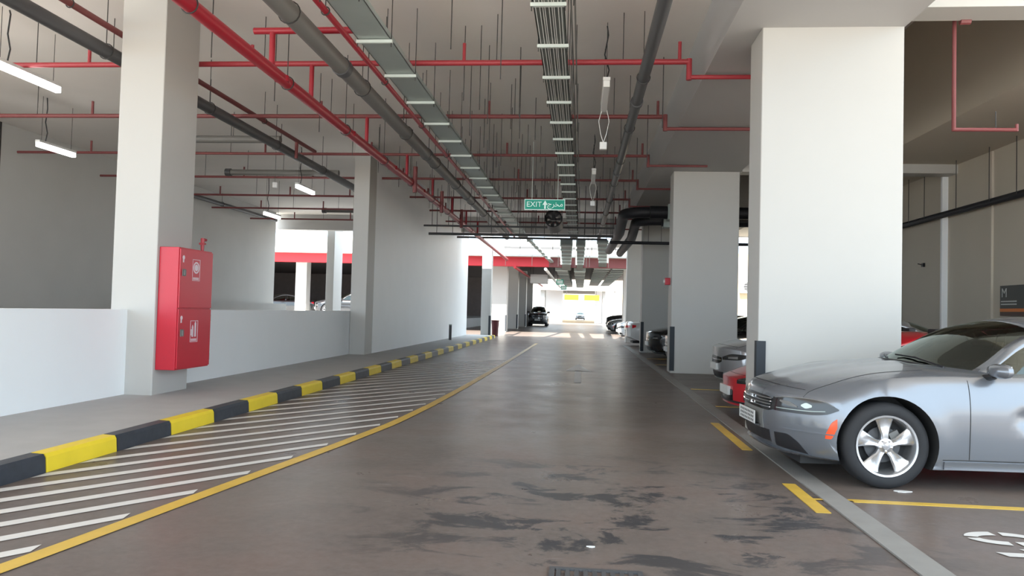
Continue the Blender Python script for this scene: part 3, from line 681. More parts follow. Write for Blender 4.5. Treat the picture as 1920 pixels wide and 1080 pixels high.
# small fixtures
t = thing('alarm_bell', 'small red alarm box on the edge of the second wide column', 'alarm', (2.26, 19.2, 2.30))
MB().box(-.13, 0, -.09, .09, -.09, .09).build('housing', M['red_cab'], t, smooth=False, bevel=.012)
MB().lathe([(.05, 0), (.045, .03), (.001, .035)], 16, Matrix.Translation((-.13, 0, 0)) @ Matrix.Rotation(-PI / 2, 4, 'Y')).build('bell', M['plastic_white'], t)
t = thing('camera_bracket', 'small black bracket fixed to the tan rear wall', 'bracket', (8.9, 20.2, 2.92))
MB().box(-.06, 0, -.05, .05, -.05, .05).build('base', M['plastic_black'], t, smooth=False); MB().tube([(-.05, 0, 0), (-.2, -.1, .02)], .015).build('arm', M['plastic_black'], t)
t = thing('wall_sign', 'charcoal sign with pale M lettering and orange stripe on the rear wall', 'sign', (8.82, 16.5, 1.66))
MB().box(-.02, .03, -1.3, .0, 0.10, .58).build('panel', M['sign_dark'], t, smooth=False)
MB().box(-.022, .03, -1.3, .0, .035, .10).build('stripe', M['orange'], t, smooth=False)
MB().box(-.02, .03, -1.3, .0, -.05, .035).build('base_band', M['brown'], t, smooth=False)
text('M', .27, M['sign_text'], t, (-.024, -.16, .42), rot=(PI / 2, 0, -PI / 2))
for zz in (.25, .19): MB().box(-.025, -.02, -.6, -.04, zz - .012, zz + .012).build('lettering', M['sign_text'], t, smooth=False)
t = thing('bollard', 'short grey bollard post at the foot of the long pale wall', 'bollard', (-5.45, 31.0, .15))
MB().tube([(0, 0, 0), (0, 0, .62)], .06, 16).build('post', M['pipe_dark'], t); MB().tube([(0, 0, .62), (0, 0, .66)], .065, 16).build('cap', M['galv'], t)
t = thing('waste_bin', 'dark red tapered bin standing past the end of the kerb', 'bin', (-4.75, 41.5, 0))
MB().lathe([(.17, 0), (.22, .85), (.24, .87), (.24, .9), (.2, .9), (.16, .1), (.001, .1)], 20).build('body', M['bin_red'], t)
t = thing('air_conditioner', 'outdoor air conditioning unit on the sunlit annex', 'air conditioner', (10.85, 49.6, 3.0))
MB().box(-.45, .45, 0, .4, 0, .85).build('housing', M['galv'], t, smooth=False)
MB().lathe([(.3, 0), (.3, .02), (.05, .02)], 20, Matrix.Translation((0.05, 0, .42)) @ Matrix.Rotation(PI / 2, 4, 'X')).build('fan_grille', M['pipe_dark'], t)
for q in range(5): MB().box(-.4, .4, -.02, 0, .1 + q * .15, .13 + q * .15).build('louvre', M['pipe_grey'], t, smooth=False)

# ------------------------------------------------------------------ cars
def interp(tab, x):
    # smooth monotone-ish cubic through (x, value) pairs
    if x <= tab[0][0]: return tab[0][1]
    if x >= tab[-1][0]: return tab[-1][1]
    n = len(tab)
    for i in range(n - 1):
        if x <= tab[i + 1][0]:
            x0, y0 = tab[i]; x1, y1 = tab[i + 1]; h = x1 - x0; d = (y1 - y0) / h
            dl = (y0 - tab[i - 1][1]) / (x0 - tab[i - 1][0]) if i > 0 else d
            dr = (tab[i + 2][1] - y1) / (tab[i + 2][0] - x1) if i + 2 < n else d
            m0 = 0 if dl * d <= 0 else 2 * dl * d / (dl + d); m1 = 0 if dr * d <= 0 else 2 * dr * d / (dr + d)
            t = (x - x0) / h
            return (2 * t**3 - 3 * t**2 + 1) * y0 + (t**3 - 2 * t**2 + t) * h * m0 + (-2 * t**3 + 3 * t**2) * y1 + (t**3 - t**2) * h * m1
def catmull(P, n):
    out = []; m = len(P)
    for i in range(n + 1):
        u = i / n * (m - 1); k = min(int(u), m - 2); t = u - k
        p0 = P[max(k - 1, 0)]; p1 = P[k]; p2 = P[k + 1]; p3 = P[min(k + 2, m - 1)]
        out.append(tuple(0.5 * (2 * p1[j] + (p2[j] - p0[j]) * t + (2 * p0[j] - 5 * p1[j] + 4 * p2[j] - p3[j]) * t * t + (3 * p1[j] - p0[j] - 3 * p2[j] + p3[j]) * t**3) for j in (0, 1)))
    return out
def sstep(a, b, x):
    t = max(0, min(1, (x - a) / (b - a))); return t * t * (3 - 2 * t)

CHARGER = dict(
    L0=-0.98, L1=4.02, wb=3.052, track=0.80, wr=0.358, arch=0.405,
    zbot=[(-.98, .47), (-.965, .38), (-.94, .29), (-.88, .215), (-.6, .19), (0, .19), (.45, .17), (2.6, .17), (3.2, .22), (3.8, .30), (4.02, .42)],
    ztop=[(-.98, .49), (-.97, .59), (-.955, .675), (-.93, .745), (-.86, .80), (-.7, .855), (-.4, .925), (0, .985), (.4, 1.025), (.75, 1.035), (2.8, 1.06), (3.3, 1.09), (3.85, 1.08), (3.97, 1.02), (4.02, .80)],
    zsh=[(-.98, .486), (-.97, .57), (-.955, .64), (-.93, .70), (-.86, .745), (-.7, .79), (-.4, .855), (0, .90), (.45, .925), (1.0, .935), (2.2, .955), (2.9, .99), (3.5, 1.02), (3.9, .98), (4.02, .78)],
    ymax=[(-.98, .88), (-.9, .925), (-.6, .935), (0, .945), (.8, .94), (2.2, .94), (3.05, .955), (3.7, .93), (4.02, .87)],
    ysh=[(-.98, .84), (-.9, .87), (-.6, .875), (0, .885), (.8, .875), (2.2, .865), (3.05, .87), (3.7, .83), (4.02, .78)],
    nose=.50, nose_p=3.0, tail=.25,
    cab=dict(s0=.42, s1=1.34, s2=2.45, s3=3.32, ze0=1.02, ze3=1.10, roof=1.475, wf=.34, yb=.80, yr=.575, win0=.80, win1=2.95, pillar=1.86),
    door=(.66, 1.86), door2=2.78)

def body_shell(S, nk=44, nx=None):
    """lower body as a closed loft, already warped round the nose and tail. Returns verts, faces, material slots"""
    xs = []
    x = S['L0']
    while x < S['L1']:
        xs.append(x); x += 0.008 if x < S['L0'] + .10 else (0.03 if x < -.5 else 0.05)
    xs += [S['L1'], *S['door'], S['door2']]
    xs = sorted(set(round(v, 4) for v in xs))
    xs = [v for i, v in enumerate(xs) if i == 0 or v - xs[i - 1] > .004 or v in S['door']]
    V = []; F = []; MI = []
    def section(x):
        zb = interp(S['zbot'], x); zt = interp(S['ztop'], x); zs = interp(S['zsh'], x); ym = interp(S['ymax'], x); ys = interp(S['ysh'], x); h = zs - zb
        P = [(0, zb), (.5 * ym, zb), (ym * .93, zb + .0), (ym * .975, zb + .06 * h), (ym * .99, zb + .25 * h), (ym, zb + .52 * h), (ym * .996, zb + .72 * h), (ys + (ym - ys) * .55, zb + .90 * h), (ys, zs), (ys * .93, zs + (zt - zs) * .30),
             (ys * .80, zs + (zt - zs) * .58), (ys * .55, zs + (zt - zs) * .85), (ys * .28, zs + (zt - zs) * .97), (0, zt)]
        return catmull(P, nk)
    def warp(x, y, z):
        a = abs(y) / .95
        if x < .15:
            x += S['nose'] * (a ** S['nose_p']) * (1 - sstep(S['L0'] + .12, .15, x))
        if x > 3.3:
            x -= S['tail'] * (a ** 3) * sstep(3.3, 3.95, x)
        return x, y, z
    rings = []
    for x in xs:
        sec = section(x); rg = []
        full = [(-y, z) for y, z in sec] + [(y, z) for y, z in sec[-2:0:-1]]
        for y, z in full:
            # wheel-arch flare
            for ax in (0, S['wb']):
                d = math.hypot(x - ax, z - S['wr']); 
                if abs(y) > .6 and d < S['arch'] + .16:
                    y += math.copysign(.016 * (1 - sstep(S['arch'], S['arch'] + .16, d)), y)
            sc = S.get('scallop')
            if sc and abs(y) > .7:
                y -= math.copysign(sc(x, z), y)
            if S.get('hoodline') and x < .45 and z > .6 and abs(y) < .7:
                z += S['hoodline'](x, abs(y))
            rg.append(len(V)); V.append(warp(x, y, z))
        rings.append(rg)
    n = len(rings[0])
    d0, d1 = S['door']; d2 = S['door2']
    for i in range(len(rings) - 1):
        xm = (xs[i] + xs[i + 1]) / 2
        for j in range(n):
            k = (j + 1) % n
            F.append((rings[i][j], rings[i][k], rings[i + 1][k], rings[i + 1][j]))
            jj = j if j < nk else n - 1 - j      # mirrored index
            mi = 0
            side = nk * 2.6 / 13 < jj + .5 < nk * 8.3 / 13
            if side and d0 < xm < d1: mi = 2
            elif side and d1 < xm < d2: mi = 3
            elif jj + .5 > nk * 9.4 / 13 and S['L0'] + .10 < xm < .38: mi = 4
            MI.append(mi)
    for rg in (rings[0], rings[-1]):
        tip0 = min(range(n), key=lambda j: V[rg[j]][1]); tip1 = max(range(n), key=lambda j: V[rg[j]][1])
        A = []; j = tip0
        while j != tip1: A.append(rg[j]); j = (j + 1) % n
        A.append(rg[tip1]); B = []; j = tip0
        while j != tip1: B.append(rg[j]); j = (j - 1) % n
        B.append(rg[tip1])
        a = b = 0
        while a < len(A) - 1 or b < len(B) - 1:
            if b == len(B) - 1 or (a < len(A) - 1 and V[A[a + 1]][1] <= V[B[b + 1]][1]):
                if len({A[a], A[a + 1], B[b]}) == 3: F.append((A[a], A[a + 1], B[b])); MI.append(0)
                a += 1
            else:
                if len({A[a], B[b], B[b + 1]}) == 3: F.append((A[a], B[b + 1], B[b])); MI.append(0)
                b += 1
    return V, F, MI

def make_car(S, paint, name, label, origin, rz, scale=1.0, group=None, dress='sedan', wheel='five', full=True):
    car = thing(name, label, 'car', origin, rz, group)
    tmp = []
    def slot_copy(m, s):
        k = m.name + s
        if k not in MATS: MATS[k] = m.copy(); MATS[k].name = k
        return MATS[k]
    mats = [paint, M['interior'], slot_copy(paint, '_door'), slot_copy(paint, '_rear_door'), slot_copy(paint, '_hood')]
    V, F, MI = body_shell(S)
    mb = MB(); mb.add(V, F); mb.mi = MI
    body = mb.build('body', mats, None)
    # wheel wells
    for ax in (0, S['wb']):
        for s in (-1, 1):
            c = MB().tube([(ax, s * .60, S['wr'] + .01), (ax, s * 1.3, S['wr'] + .01)], S['arch'], 48).build('cut', [M['interior']], None); tmp.append(c)
            b = body.modifiers.new('cut', 'BOOLEAN'); b.object = c; b.operation = 'DIFFERENCE'; b.solver = 'EXACT'
            try: b.material_mode = 'TRANSFER'
            except Exception: pass
    bpy.context.view_layer.update()
    dg = bpy.context.evaluated_depsgraph_get()
    me = bpy.data.meshes.new_from_object(body.evaluated_get(dg))
    bpy.data.objects.remove(body)
    for c in tmp: bpy.data.objects.remove(c)
    vs = [v.co.copy() for v in me.vertices]; 
    bvh = BVHTree.FromPolygons(vs, [tuple(p.vertices) for p in me.polygons])
    names = [m.name for m in me.materials]
    def extract(pred, nm, ms, parent):
        bm = bmesh.new(); bm.from_mesh(me)
        kill = [f for f in bm.faces if not pred(names[f.material_index], f)]
        bmesh.ops.delete(bm, geom=kill, context='FACES')
        if not bm.faces: bm.free(); return None
        m2 = bpy.data.meshes.new(nm); 
        order = [m.name for m in ms]
        mid = {i: (order.index(n_) if n_ in order else 0) for i, n_ in enumerate(names)}
        for f in bm.faces: f.material_index = mid[f.material_index]
        bm.to_mesh(m2); bm.free()
        for m in ms: m2.materials.append(m)
        m2.polygons.foreach_set('use_smooth', [True] * len(m2.polygons)); m2.set_sharp_from_angle(angle=math.radians(42))
        o = bpy.data.objects.new(nm, m2); COL.objects.link(o); o.parent = parent; return o
    doorn = mats[2].name; rearn = mats[3].name; hoodn = mats[4].name
    extract(lambda n_, f: n_ not in (doorn, rearn, hoodn), 'body', [paint, M['interior']], car)
    extract(lambda n_, f: n_ == hoodn, 'hood', [mats[4]], car)
    doors = {}
    for nm, lab in ((doorn, 'front door'), (rearn, 'rear door')):
        for s in (-1, 1):
            o = extract(lambda n_, f: n_ == nm and f.calc_center_median().y * s > 0, 'door', [mats[2] if nm == doorn else mats[3]], car)
            if o: o['label'] = lab; doors[(nm == doorn, s)] = o
    # ---- projection of details on the shell
    def hit(org, d):
        loc, nr, _i, _d = bvh.ray_cast(Vector(org), Vector(d).normalized(), 4)
        return loc, nr
    def cyl_point(th, z, side, off):
        a = math.radians(th); d = Vector((-math.cos(a), side * math.sin(a), 0)); o_ = Vector((.05, 0, z)) + d * 3.0
        loc, nr = hit(o_, -d)
        if loc is None: return None
        return loc + d * off
    def side_point(x, z, side, off):
        loc, nr = hit((x, side * 2.0, z), (0, -side, 0))
        if loc is None: return None
        return loc + Vector((0, side, 0)) * off
    def top_point(x, y, off):
        loc, nr = hit((x, y, 3), (0, 0, -1))
        return None if loc is None else loc + Vector((0, 0, off))
    def patch(fn, us, zl, zh, nz, off, m, nm, parent, depth=.012):
        """grid between two curves; back face pushed into the shell so the piece has thickness"""
        A = []; B = []
        for u in us:
            ra = []; rb = []
            for j in range(nz + 1):
                z = zl(u) + (zh(u) - zl(u)) * j / nz
                p = fn(u, z, off); q = fn(u, z, off - depth)
                if p is None: return None
                ra.append(p); rb.append(q)
            A.append(ra); B.append(rb)
        n1 = len(us); n2 = nz + 1; vs_ = [p for r_ in A for p in r_] + [p for r_ in B for p in r_]; N_ = n1 * n2; fs = []
        for i in range(n1 - 1):
            for j in range(n2 - 1):
                a = i * n2 + j; fs.append((a, a + 1, a + n2 + 1, a + n2)); b = a + N_; fs.append((b, b + n2, b + n2 + 1, b + 1))
        for i in range(n1 - 1):
            a = i * n2; fs.append((a, a + n2, a + n2 + N_, a + N_)); a = i * n2 + n2 - 1; fs.append((a, a + N_, a + n2 + N_, a + n2))
        for j in range(n2 - 1):
            fs.append((j, j + N_, j + 1 + N_, j + 1)); a = (n1 - 1) * n2 + j; fs.append((a, a + 1, a + 1 + N_, a + N_))
        mb_ = MB(); mb_.add(vs_, fs); return mb_.build(nm, m, parent, smooth=True)
    def lin(pairs): return lambda u: interp(pairs, u)
    def rng(a, b, n): return [a + (b - a) * i / n for i in range(n + 1)]
    def seam(pts, r=.0035, parent=car, m='interior', nm='seam'):
        pts = [p for p in pts if p is not None]
        if len(pts) > 1: MB().tube(pts, r, 5).build(nm, M[m], parent)
    C = lambda side: (lambda u, z, off: cyl_point(u, z, side, off))
    Sd = lambda side: (lambda u, z, off: side_point(u, z, side, off))
    def Fx(u, z, off):     # straight on from the front: u = y
        loc, nr = hit((-3, u, z), (1, 0, 0)); return None if loc is None else loc + Vector((-off, 0, 0))

    # ---- front dressing
    if dress == 'charger':
        g = patch(Fx, rng(-.46, .46, 30), lin([(-.46, .585), (-.40, .565), (.40, .565), (.46, .585)]), lin([(-.46, .67), (-.3, .69), (0, .695), (.3, .69), (.46, .67)]), 8, .006, M['gloss_black'], 'grille', car)
        for k_ in range(4):
            zz = .592 + k_ * .026
            patch(Fx, rng(-.42, .42, 24), lambda u: zz, lambda u: zz + .007, 1, .018, M['pipe_grey'] if k_ % 2 else M['chrome'], 'grille_bar', g, .01)
        for zz in (.66, .605):
            patch(Fx, rng(-.03, .03, 4), lambda u: zz - .012, lambda u: zz + .012, 2, .028, M['chrome'], 'emblem', g, .015)
        for s in (-1, 1):
            h = patch(C(s), rng(27.5, 64, 34), lin([(27.5, .580), (34, .577), (50, .580), (58, .595), (64, .636)]), lin([(27.5, .690), (36, .706), (48, .716), (57, .702), (64, .646)]), 10, .008, M['lens'], 'headlight', car)
            patch(C(s), rng(31, 58, 20), lin([(31, .602), (50, .606), (58, .618)]), lin([(31, .609), (50, .614), (58, .624)]), 2, .014, M['galv'], 'trim_strip', h, .008)
            patch(C(s), rng(33, 44, 12), lin([(33, .664), (38, .640), (44, .630)]), lin([(33, .676), (38, .674), (44, .640)]), 4, .013, M['pipe_grey'], 'reflector', h, .008)
            patch(C(s), rng(46, 51.5, 10), lin([(46, .646), (48.5, .630), (51.5, .644)]), lin([(46, .658), (48.5, .676), (51.5, .660)]), 5, .013, M['galv_light'], 'bulb', h, .008)
            patch(C(s), rng(29, 62, 34), lin([(29, .688), (36, .702), (48, .711), (57, .698), (62, .664)]), lin([(29, .694), (36, .709), (48, .718), (57, .704), (62, .668)]), 1, .012, M['pipe_grey'], 'brow', h, .008)
            patch(C(s), rng(29, 49, 20), lin([(29, .262), (38, .250), (49, .238)]), lin([(29, .385), (37, .388), (43, .345), (49, .242)]), 6, .004, M['plastic_black'], 'fog_recess', car)
            patch(C(s), rng(24, 74, 40), lin([(24, .425), (50, .425), (74, .43)]), lin([(24, .437), (50, .437), (74, .436)]), 2, .007, paint, 'bumper_crease', car, .012)
            am = patch(Sd(s), rng(-.485, -.405, 8), lin([(-.485, .395), (-.45, .395), (-.405, .49)]), lin([(-.485, .43), (-.445, .53), (-.405, .565)]), 6, .006, M['amber'], 'side_marker', car)
            # splitter
            patch(C(s), rng(0, 80, 50), lin([(0, .225), (80, .20)]), lin([(0, .245), (80, .222)]), 1, .028, M['plastic_black'] if False else paint, 'front_lip', car, .06)
        patch(Fx, rng(-.40, .40, 30), lin([(-.40, .285), (.40, .285)]), lin([(-.40, .39), (0, .40), (.40, .39)]), 6, .004, M['plastic_black'], 'lower_grille', car)
        patch(Fx, rng(-.30, .30, 30), lin([(-.30, .39), (.30, .39)]), lin([(-.30, .565), (.30, .565)]), 6, .007, M['pipe_grey'], 'plate_mount', car)
        lx = S['L0'] + .005
        pl = MB().box(lx - .052, lx - .045, -.26, .26, .42, .54).build('number_plate', M['plate'], car, smooth=False, bevel=.002)
        q = MB()
        for r_ in range(3):
            for c_ in range(9):
                q.box(lx - .0535, lx - .052, -.22 + c_ * .05, -.195 + c_ * .05, .435 + r_ * .034, .455 + r_ * .034)
        q.build('lettering', M['ink'], pl, smooth=False)
        fr_ = MB(); fr_.box(lx - .05, lx, -.27, .27, .41, .42); fr_.build('plate_frame', M['plastic_black'], car, smooth=False)
    else:
        sp = dress == 'coupe'
        if sp:
            patch(Fx, rng(-.34, .34, 24), lin([(-.40, .25), (-.25, .21), (.25, .21), (.40, .25)]), lin([(-.40, .33), (-.30, .385), (.30, .385), (.40, .33)]), 8, .006, M['gloss_black'], 'grille', car)
        else:
            patch(Fx, rng(-.42, .42, 24), lin([(-.42, .56), (-.3, .53), (.3, .53), (.42, .56)]), lin([(-.42, .64), (0, .66), (.42, .64)]), 6, .006, M['gloss_black'], 'grille', car)
            patch(Fx, rng(-.42, .42, 24), lin([(-.42, .585), (.42, .585)]), lin([(-.42, .605), (.42, .605)]), 2, .014, M['chrome'], 'grille_bar', car)
            patch(Fx, rng(-.45, .45, 20), lin([(-.45, .25), (.45, .25)]), lin([(-.45, .37), (.45, .37)]), 4, .006, M['plastic_black'], 'lower_grille', car)
        for s in (-1, 1):
            z0 = S.get('hl', .55)
            h = patch(C(s), rng(28, 62, 24), lin([(28, z0), (50, z0 + .01), (62, z0 + .07)]), lin([(28, z0 + .05), (45, z0 + .12), (62, z0 + .11)]), 6, .008, M['lens'], 'headlight', car)
            patch(C(s), rng(38, 50, 10), lin([(38, z0 + .03), (50, z0 + .03)]), lin([(38, z0 + .06), (50, z0 + .075)]), 4, .013, M['pipe_grey'], 'reflector', h, .008)
            patch(C(s), rng(36, 52, 14), lin([(36, .26), (52, .25)]), lin([(36, .38), (44, .37), (52, .28)]), 5, .005, M['plastic_black'], 'fog_recess', car)
        pz = .36 if sp else .46; lx = S['L0']
        MB().box(lx - .03, lx + .02, -.26, .26, pz - .06, pz + .06).build('number_plate', M['plate'], car, smooth=False, bevel=.003)
        patch(Fx, rng(-.6, .6, 20), lambda u: .21, lambda u: .235, 1, .02, M['plastic_black'] if sp else M['galv_light'], 'front_lip', car, .05)

    # ---- seams
    d0, d1 = S['door']; d2 = S['door2']
    zt = lambda x: interp(S['zsh'], x) - .012
    for s in (-1, 1):
        for xx in (d0, d1, d2):
            seam([side_point(xx, z, s, .0005) for z in rng(.27, zt(xx), 14)])
        seam([side_point(x, .262, s, .001) for x in rng(.44, S['wb'] - .46, 30)], .004)
        # sill
        patch(Sd(s), rng(.45, S['wb'] - .47, 24), lambda u: .185, lambda u: .25, 3, .012, paint, 'sill', car, .03)
        seam([top_point(x, s * (interp(S['ysh'], x) * .80), .0008) for x in rng(-.70, .38, 26)], .003)
        hnd = MB().tube([side_point(d1 - .26, .86, s, .0), side_point(d1 - .24, .862, s, .035), side_point(d1 - .08, .865, s, .035), side_point(d1 - .06, .865, s, 0)], .012, 8)
        hnd.build('handle', paint, doors[(True, s)])
        patch(Sd(s), rng(3.62, 3.78, 6), lin([(3.62, .84), (3.78, .78)]), lin([(3.62, .92), (3.78, .93)]), 4, .006, M['taillight'], 'tail_light', car)
    def Rx(u, z, off):
        loc, nr = hit((6, u, z), (-1, 0, 0)); return None if loc is None else loc + Vector((off, 0, 0))
    patch(Rx, rng(-.74, .74, 30), lambda u: .80, lambda u: .90, 4, .006, M['taillight'], 'tail_light', car)
    patch(Rx, rng(-.26, .26, 8), lambda u: .60, lambda u: .71, 2, .008, M['plate'], 'number_plate', car)
    seam([top_point(S['L0'] + .105 + S['nose'] * (abs(y) / .95) ** S['nose_p'], y, .001) for y in rng(-.66, .66, 24)], .003)

    # ---- cabin
    K = S['cab']
    def ztop_c(s): return interp([(K['s0'], K['ze0']), (K['s0'] + .30 * (K['s1'] - K['s0']), K['ze0'] + .375 * (K['roof'] - K['ze0'])), (K['s0'] + .66 * (K['s1'] - K['s0']), K['ze0'] + .725 * (K['roof'] - K['ze0'])), (K['s1'], K['roof'] - .052), (K['s1'] + .22, K['roof'] - .016), ((K['s1'] + K['s2']) / 2, K['roof']), (K['s2'], K['roof'] - .045), ((K['s2'] + K['s3']) / 2, K['roof'] - .155), (K['s3'], K['ze3'])], s)
    ss = rng(K['s0'], K['s1'], 16) + rng(K['s1'], K['s2'], 18)[1:] + rng(K['s2'], K['s3'], 14)[1:]
    mids = [K['win0'], K['pillar'] - .045, K['pillar'] + .045, K['win1']]
    NS, NT = 8, 16
    def wf(s): return interp([(K['s0'], K['wf']), (K['s1'], .10), ((K['s1'] + K['s2']) / 2, 0), (K['s2'], -.06), (K['s3'], -.20)], s)
    def yc_(s): return interp([(K['s0'], K['yb'] - .01), (K['s0'] + .5 * (K['s1'] - K['s0']), K['yb'] - .105), (K['s1'], K['yr'] + .02), (K['s2'], K['yr'] - .005), (K['s3'], K['yb'] - .12)], s)
    def cabpt(s, q, side):
        """q 0..1 = belt up to roof rail, 1..2 = rail over to the centre line"""
        zc = ztop_c(s); y1 = yc_(s)
        x1 = s + wf(s)
        zb = interp(S['zsh'], x1) + .012
        f = (zc - K['ze0']) / (K['roof'] - K['ze0']) if s < K['s2'] else (zc - K['ze3']) / (K['roof'] - K['ze3'])
        f = max(0, min(1, f))
        z1 = zb + (zc - .075 - zb) * (f ** .8) + .002; yb = K['yb'] - .12 * sstep(K['s2'], K['s3'], s)
        if q <= 1:
            t = q; y = yb + (y1 - yb) * (t ** 1.25); z = zb - .02 + (z1 - zb + .02) * t; x = x1
        else:
            t = q - 1; y = y1 * (1 - t); a = y / max(y1, 1e-4)
            z = z1 + (zc - z1) * (1 - abs(a) ** 2.4); x = s + wf(s) * (a ** 2)
        return Vector((x, side * y, z))
    qs_side = [0, .10, .3, .5, .7, .88, 1.0]; qs_top = [1.0, 1.085, 1.2, 1.35, 1.5, 1.65, 1.8, 2.0]
    qs = qs_side + qs_top[1:]
    ss2 = sorted(set(round(v, 4) for v in ss + [m - .13 for m in mids[:1]] + mids[1:3] + [mids[3] - .0]))
    grids = {}
    for cl in ('shell', 'windshield', 'rear_window', 'wf-', 'wf+', 'wr-', 'wr+'): grids[cl] = MB()
    nq = len(qs)
    for side in (-1, 1):
        P = [[cabpt(s, q, side) for q in qs] for s in ss2]
        for i in range(len(ss2) - 1):
            sm = (ss2[i] + ss2[i + 1]) / 2
            for j in range(nq - 1):
                qm = (qs[j] + qs[j + 1]) / 2
                xm = sm + wf(sm)
                cl = 'shell'
                if qm > 1.085 and sm < K['s1']: cl = 'windshield'
                elif qm > 1.085 and K['s2'] + .12 < sm < K['s3'] - .03: cl = 'rear_window'
                elif .10 < qm < .88 and K['win0'] - .13 < sm < K['win1']:
                    if sm < K['pillar'] - .045: cl = 'wf' + ('-' if side < 0 else '+')
                    elif sm > K['pillar'] + .045: cl = 'wr' + ('-' if side < 0 else '+')
                    else: cl = 'pillar'
                g_ = grids.setdefault(cl, MB())
                g_.add([P[i][j], P[i][j + 1], P[i + 1][j + 1], P[i + 1][j]], [(0, 1, 2, 3) if side > 0 else (3, 2, 1, 0)])
    def weld(o, th=None):
        bm = bmesh.new(); bm.from_mesh(o.data); bmesh.ops.remove_doubles(bm, verts=bm.verts, dist=.0008); bmesh.ops.recalc_face_normals(bm, faces=bm.faces); bm.to_mesh(o.data); bm.free()
        o.data.polygons.foreach_set('use_smooth', [True] * len(o.data.polygons)); o.data.set_sharp_from_angle(angle=math.radians(55))
        if th: md = o.modifiers.new('thickness', 'SOLIDIFY'); md.thickness = th; md.offset = -1
        return o
    weld(grids['shell'].build('roof', paint, car), .012)
    if 'pillar' in grids and grids['pillar'].v: weld(grids['pillar'].build('door_pillar', M['gloss_black'], car), .012)
    weld(grids['windshield'].build('windshield', M['glass'], car)); weld(grids['rear_window'].build('rear_window', M['glass'], car))
    for k_, lab, fr_ in (('wf-', 'front side window', True), ('wf+', 'front side window', True), ('wr-', 'rear side window', False), ('wr+', 'rear side window', False)):
        if grids[k_].v:
            o = weld(grids[k_].build('side_window', M['glass'], car)); o['label'] = lab
    # windshield surround and wipers
    MB().tube([cabpt(K['s0'] + .012, q, -1) + Vector((-.01, 0, .004)) for q in rng(1.05, 2.0, 12)] + [cabpt(K['s0'] + .012, q, 1) + Vector((-.01, 0, .004)) for q in rng(2.0, 1.05, 12)][1:], .011, 6).build('cowl_seal', M['plastic_black'], car)
    for a, b in ((-.60, -.02), (.05, .62)):
        pa = cabpt(K['s0'] + .015, 2 - abs(a) / .8, -1 if a < 0 else 1); pb = cabpt(K['s0'] + .07, 2 - min(.8, abs(b) / .8), -1 if b < 0 else 1)
        MB().tube([pa + Vector((0, 0, .02)), (pa + pb) / 2 + Vector((-.03, 0, .045)), pb + Vector((-.01, 0, .018))], .008, 6).build('wiper', M['plastic_black'], car)
    # mirrors
    for s in (-1, 1):
        mx, my, mz = K['win0'] + .05, s * (K['yb'] + .16), zt(1.0) + .085
        st = 18; mm = MB(); rr = [(0, .02), (.02, .055), (.06, .075), (.10, .072), (.115, .06)]
        vs_ = []; fs = []
        for dx, r_ in rr:
            for j in range(st):
                t_ = 2 * PI * j / st
                vs_.append((mx + dx - .05, my + s * .02 + r_ * 1.8 * math.copysign(abs(math.cos(t_)) ** .75, math.cos(t_)), mz + r_ * .80 * math.copysign(abs(math.sin(t_)) ** .75, math.sin(t_))))
        for i in range(len(rr) - 1):
            for j in range(st):
                k_ = (j + 1) % st; fs.append((i * st + j, i * st + k_, (i + 1) * st + k_, (i + 1) * st + j))
        fs.append(tuple(range(st))[::-1]); fs.append(tuple((len(rr) - 1) * st + j for j in range(st)))
        mm.add(vs_, fs); mo = mm.build('wing_mirror', paint, car)
        MB().tube([(mx - .02, s * (K['yb'] - .01), mz - .075), (mx, my - s * .02, mz - .045)], .028, 8).build('stalk', M['plastic_black'], mo)
        MB().box(mx + .063, mx + .068, my - .08 + s * .02, my + .08 + s * .02, mz - .045, mz + .045).build('mirror_glass', M['chrome'], mo, smooth=False)
    # interior
    it = MB(); it.box(K['s0'] + .35, K['s0'] + .75, -.66, .66, .70, .98)
    for s in (-1, 1):
        it.box(1.30, 1.80, s * .38 - .24, s * .38 + .24, .40, .62); it.box(1.72, 1.92, s * .38 - .23, s * .38 + .23, .55, 1.12); it.box(1.80, 1.90, s * .38 - .11, s * .38 + .11, 1.14, 1.30)
    it.box(2.5, 2.95, -.6, .6, .5, 1.05); it.box(K['s0'] + .25, 3.2, -.74, .74, .38, .42)
    it.build('interior', M['interior'], car, smooth=False, bevel=.03)
    sw = MB(); sw.tube([(1.14 + .06 * math.sin(a), -.38 + .18 * math.cos(a), .93 + .17 * math.sin(a)) for a in rng(0, 2 * PI, 20)], .014, 6); sw.build('steering_wheel', M['plastic_black'], car)
    # underside
    MB().box(S['L0'] + .25, S['L1'] - .3, -.62, .62, .14, .22).build('underbody', M['interior'], car, smooth=False)
    # ---- wheels
    R_ = S['wr']
    def wheel_at(ax, s):
        w = bpy.data.objects.new('wheel', None); COL.objects.link(w); w.parent = car; w.location = (ax, s * S['track'], R_)
        T = Matrix.Rotation(PI / 2 if s < 0 else -PI / 2, 4, 'X')      # lathe axis -> outward (+h = outward)
        rim = R_ * .70
        tp = [(rim - .01, -.11), (rim + .02, -.118), (R_ - .045, -.118), (R_ - .018, -.108), (R_ - .003, -.085), (R_, -.04), (R_, .04), (R_ - .003, .085), (R_ - .018, .108), (R_ - .045, .119), (rim + .03, .122), (rim + .008, .112), (rim - .012, .10)]
        MB().lathe(tp, 56, T, closed=True).build('tyre', M['rubber'], w)
        rp = [(rim + .006, .108), (rim + .004, .118), (rim - .012, .116), (rim - .022, .095), (rim - .035, .03), (rim - .03, -.10), (rim - .012, -.10)]
        rm = MB().lathe(rp, 56, T, closed=True)
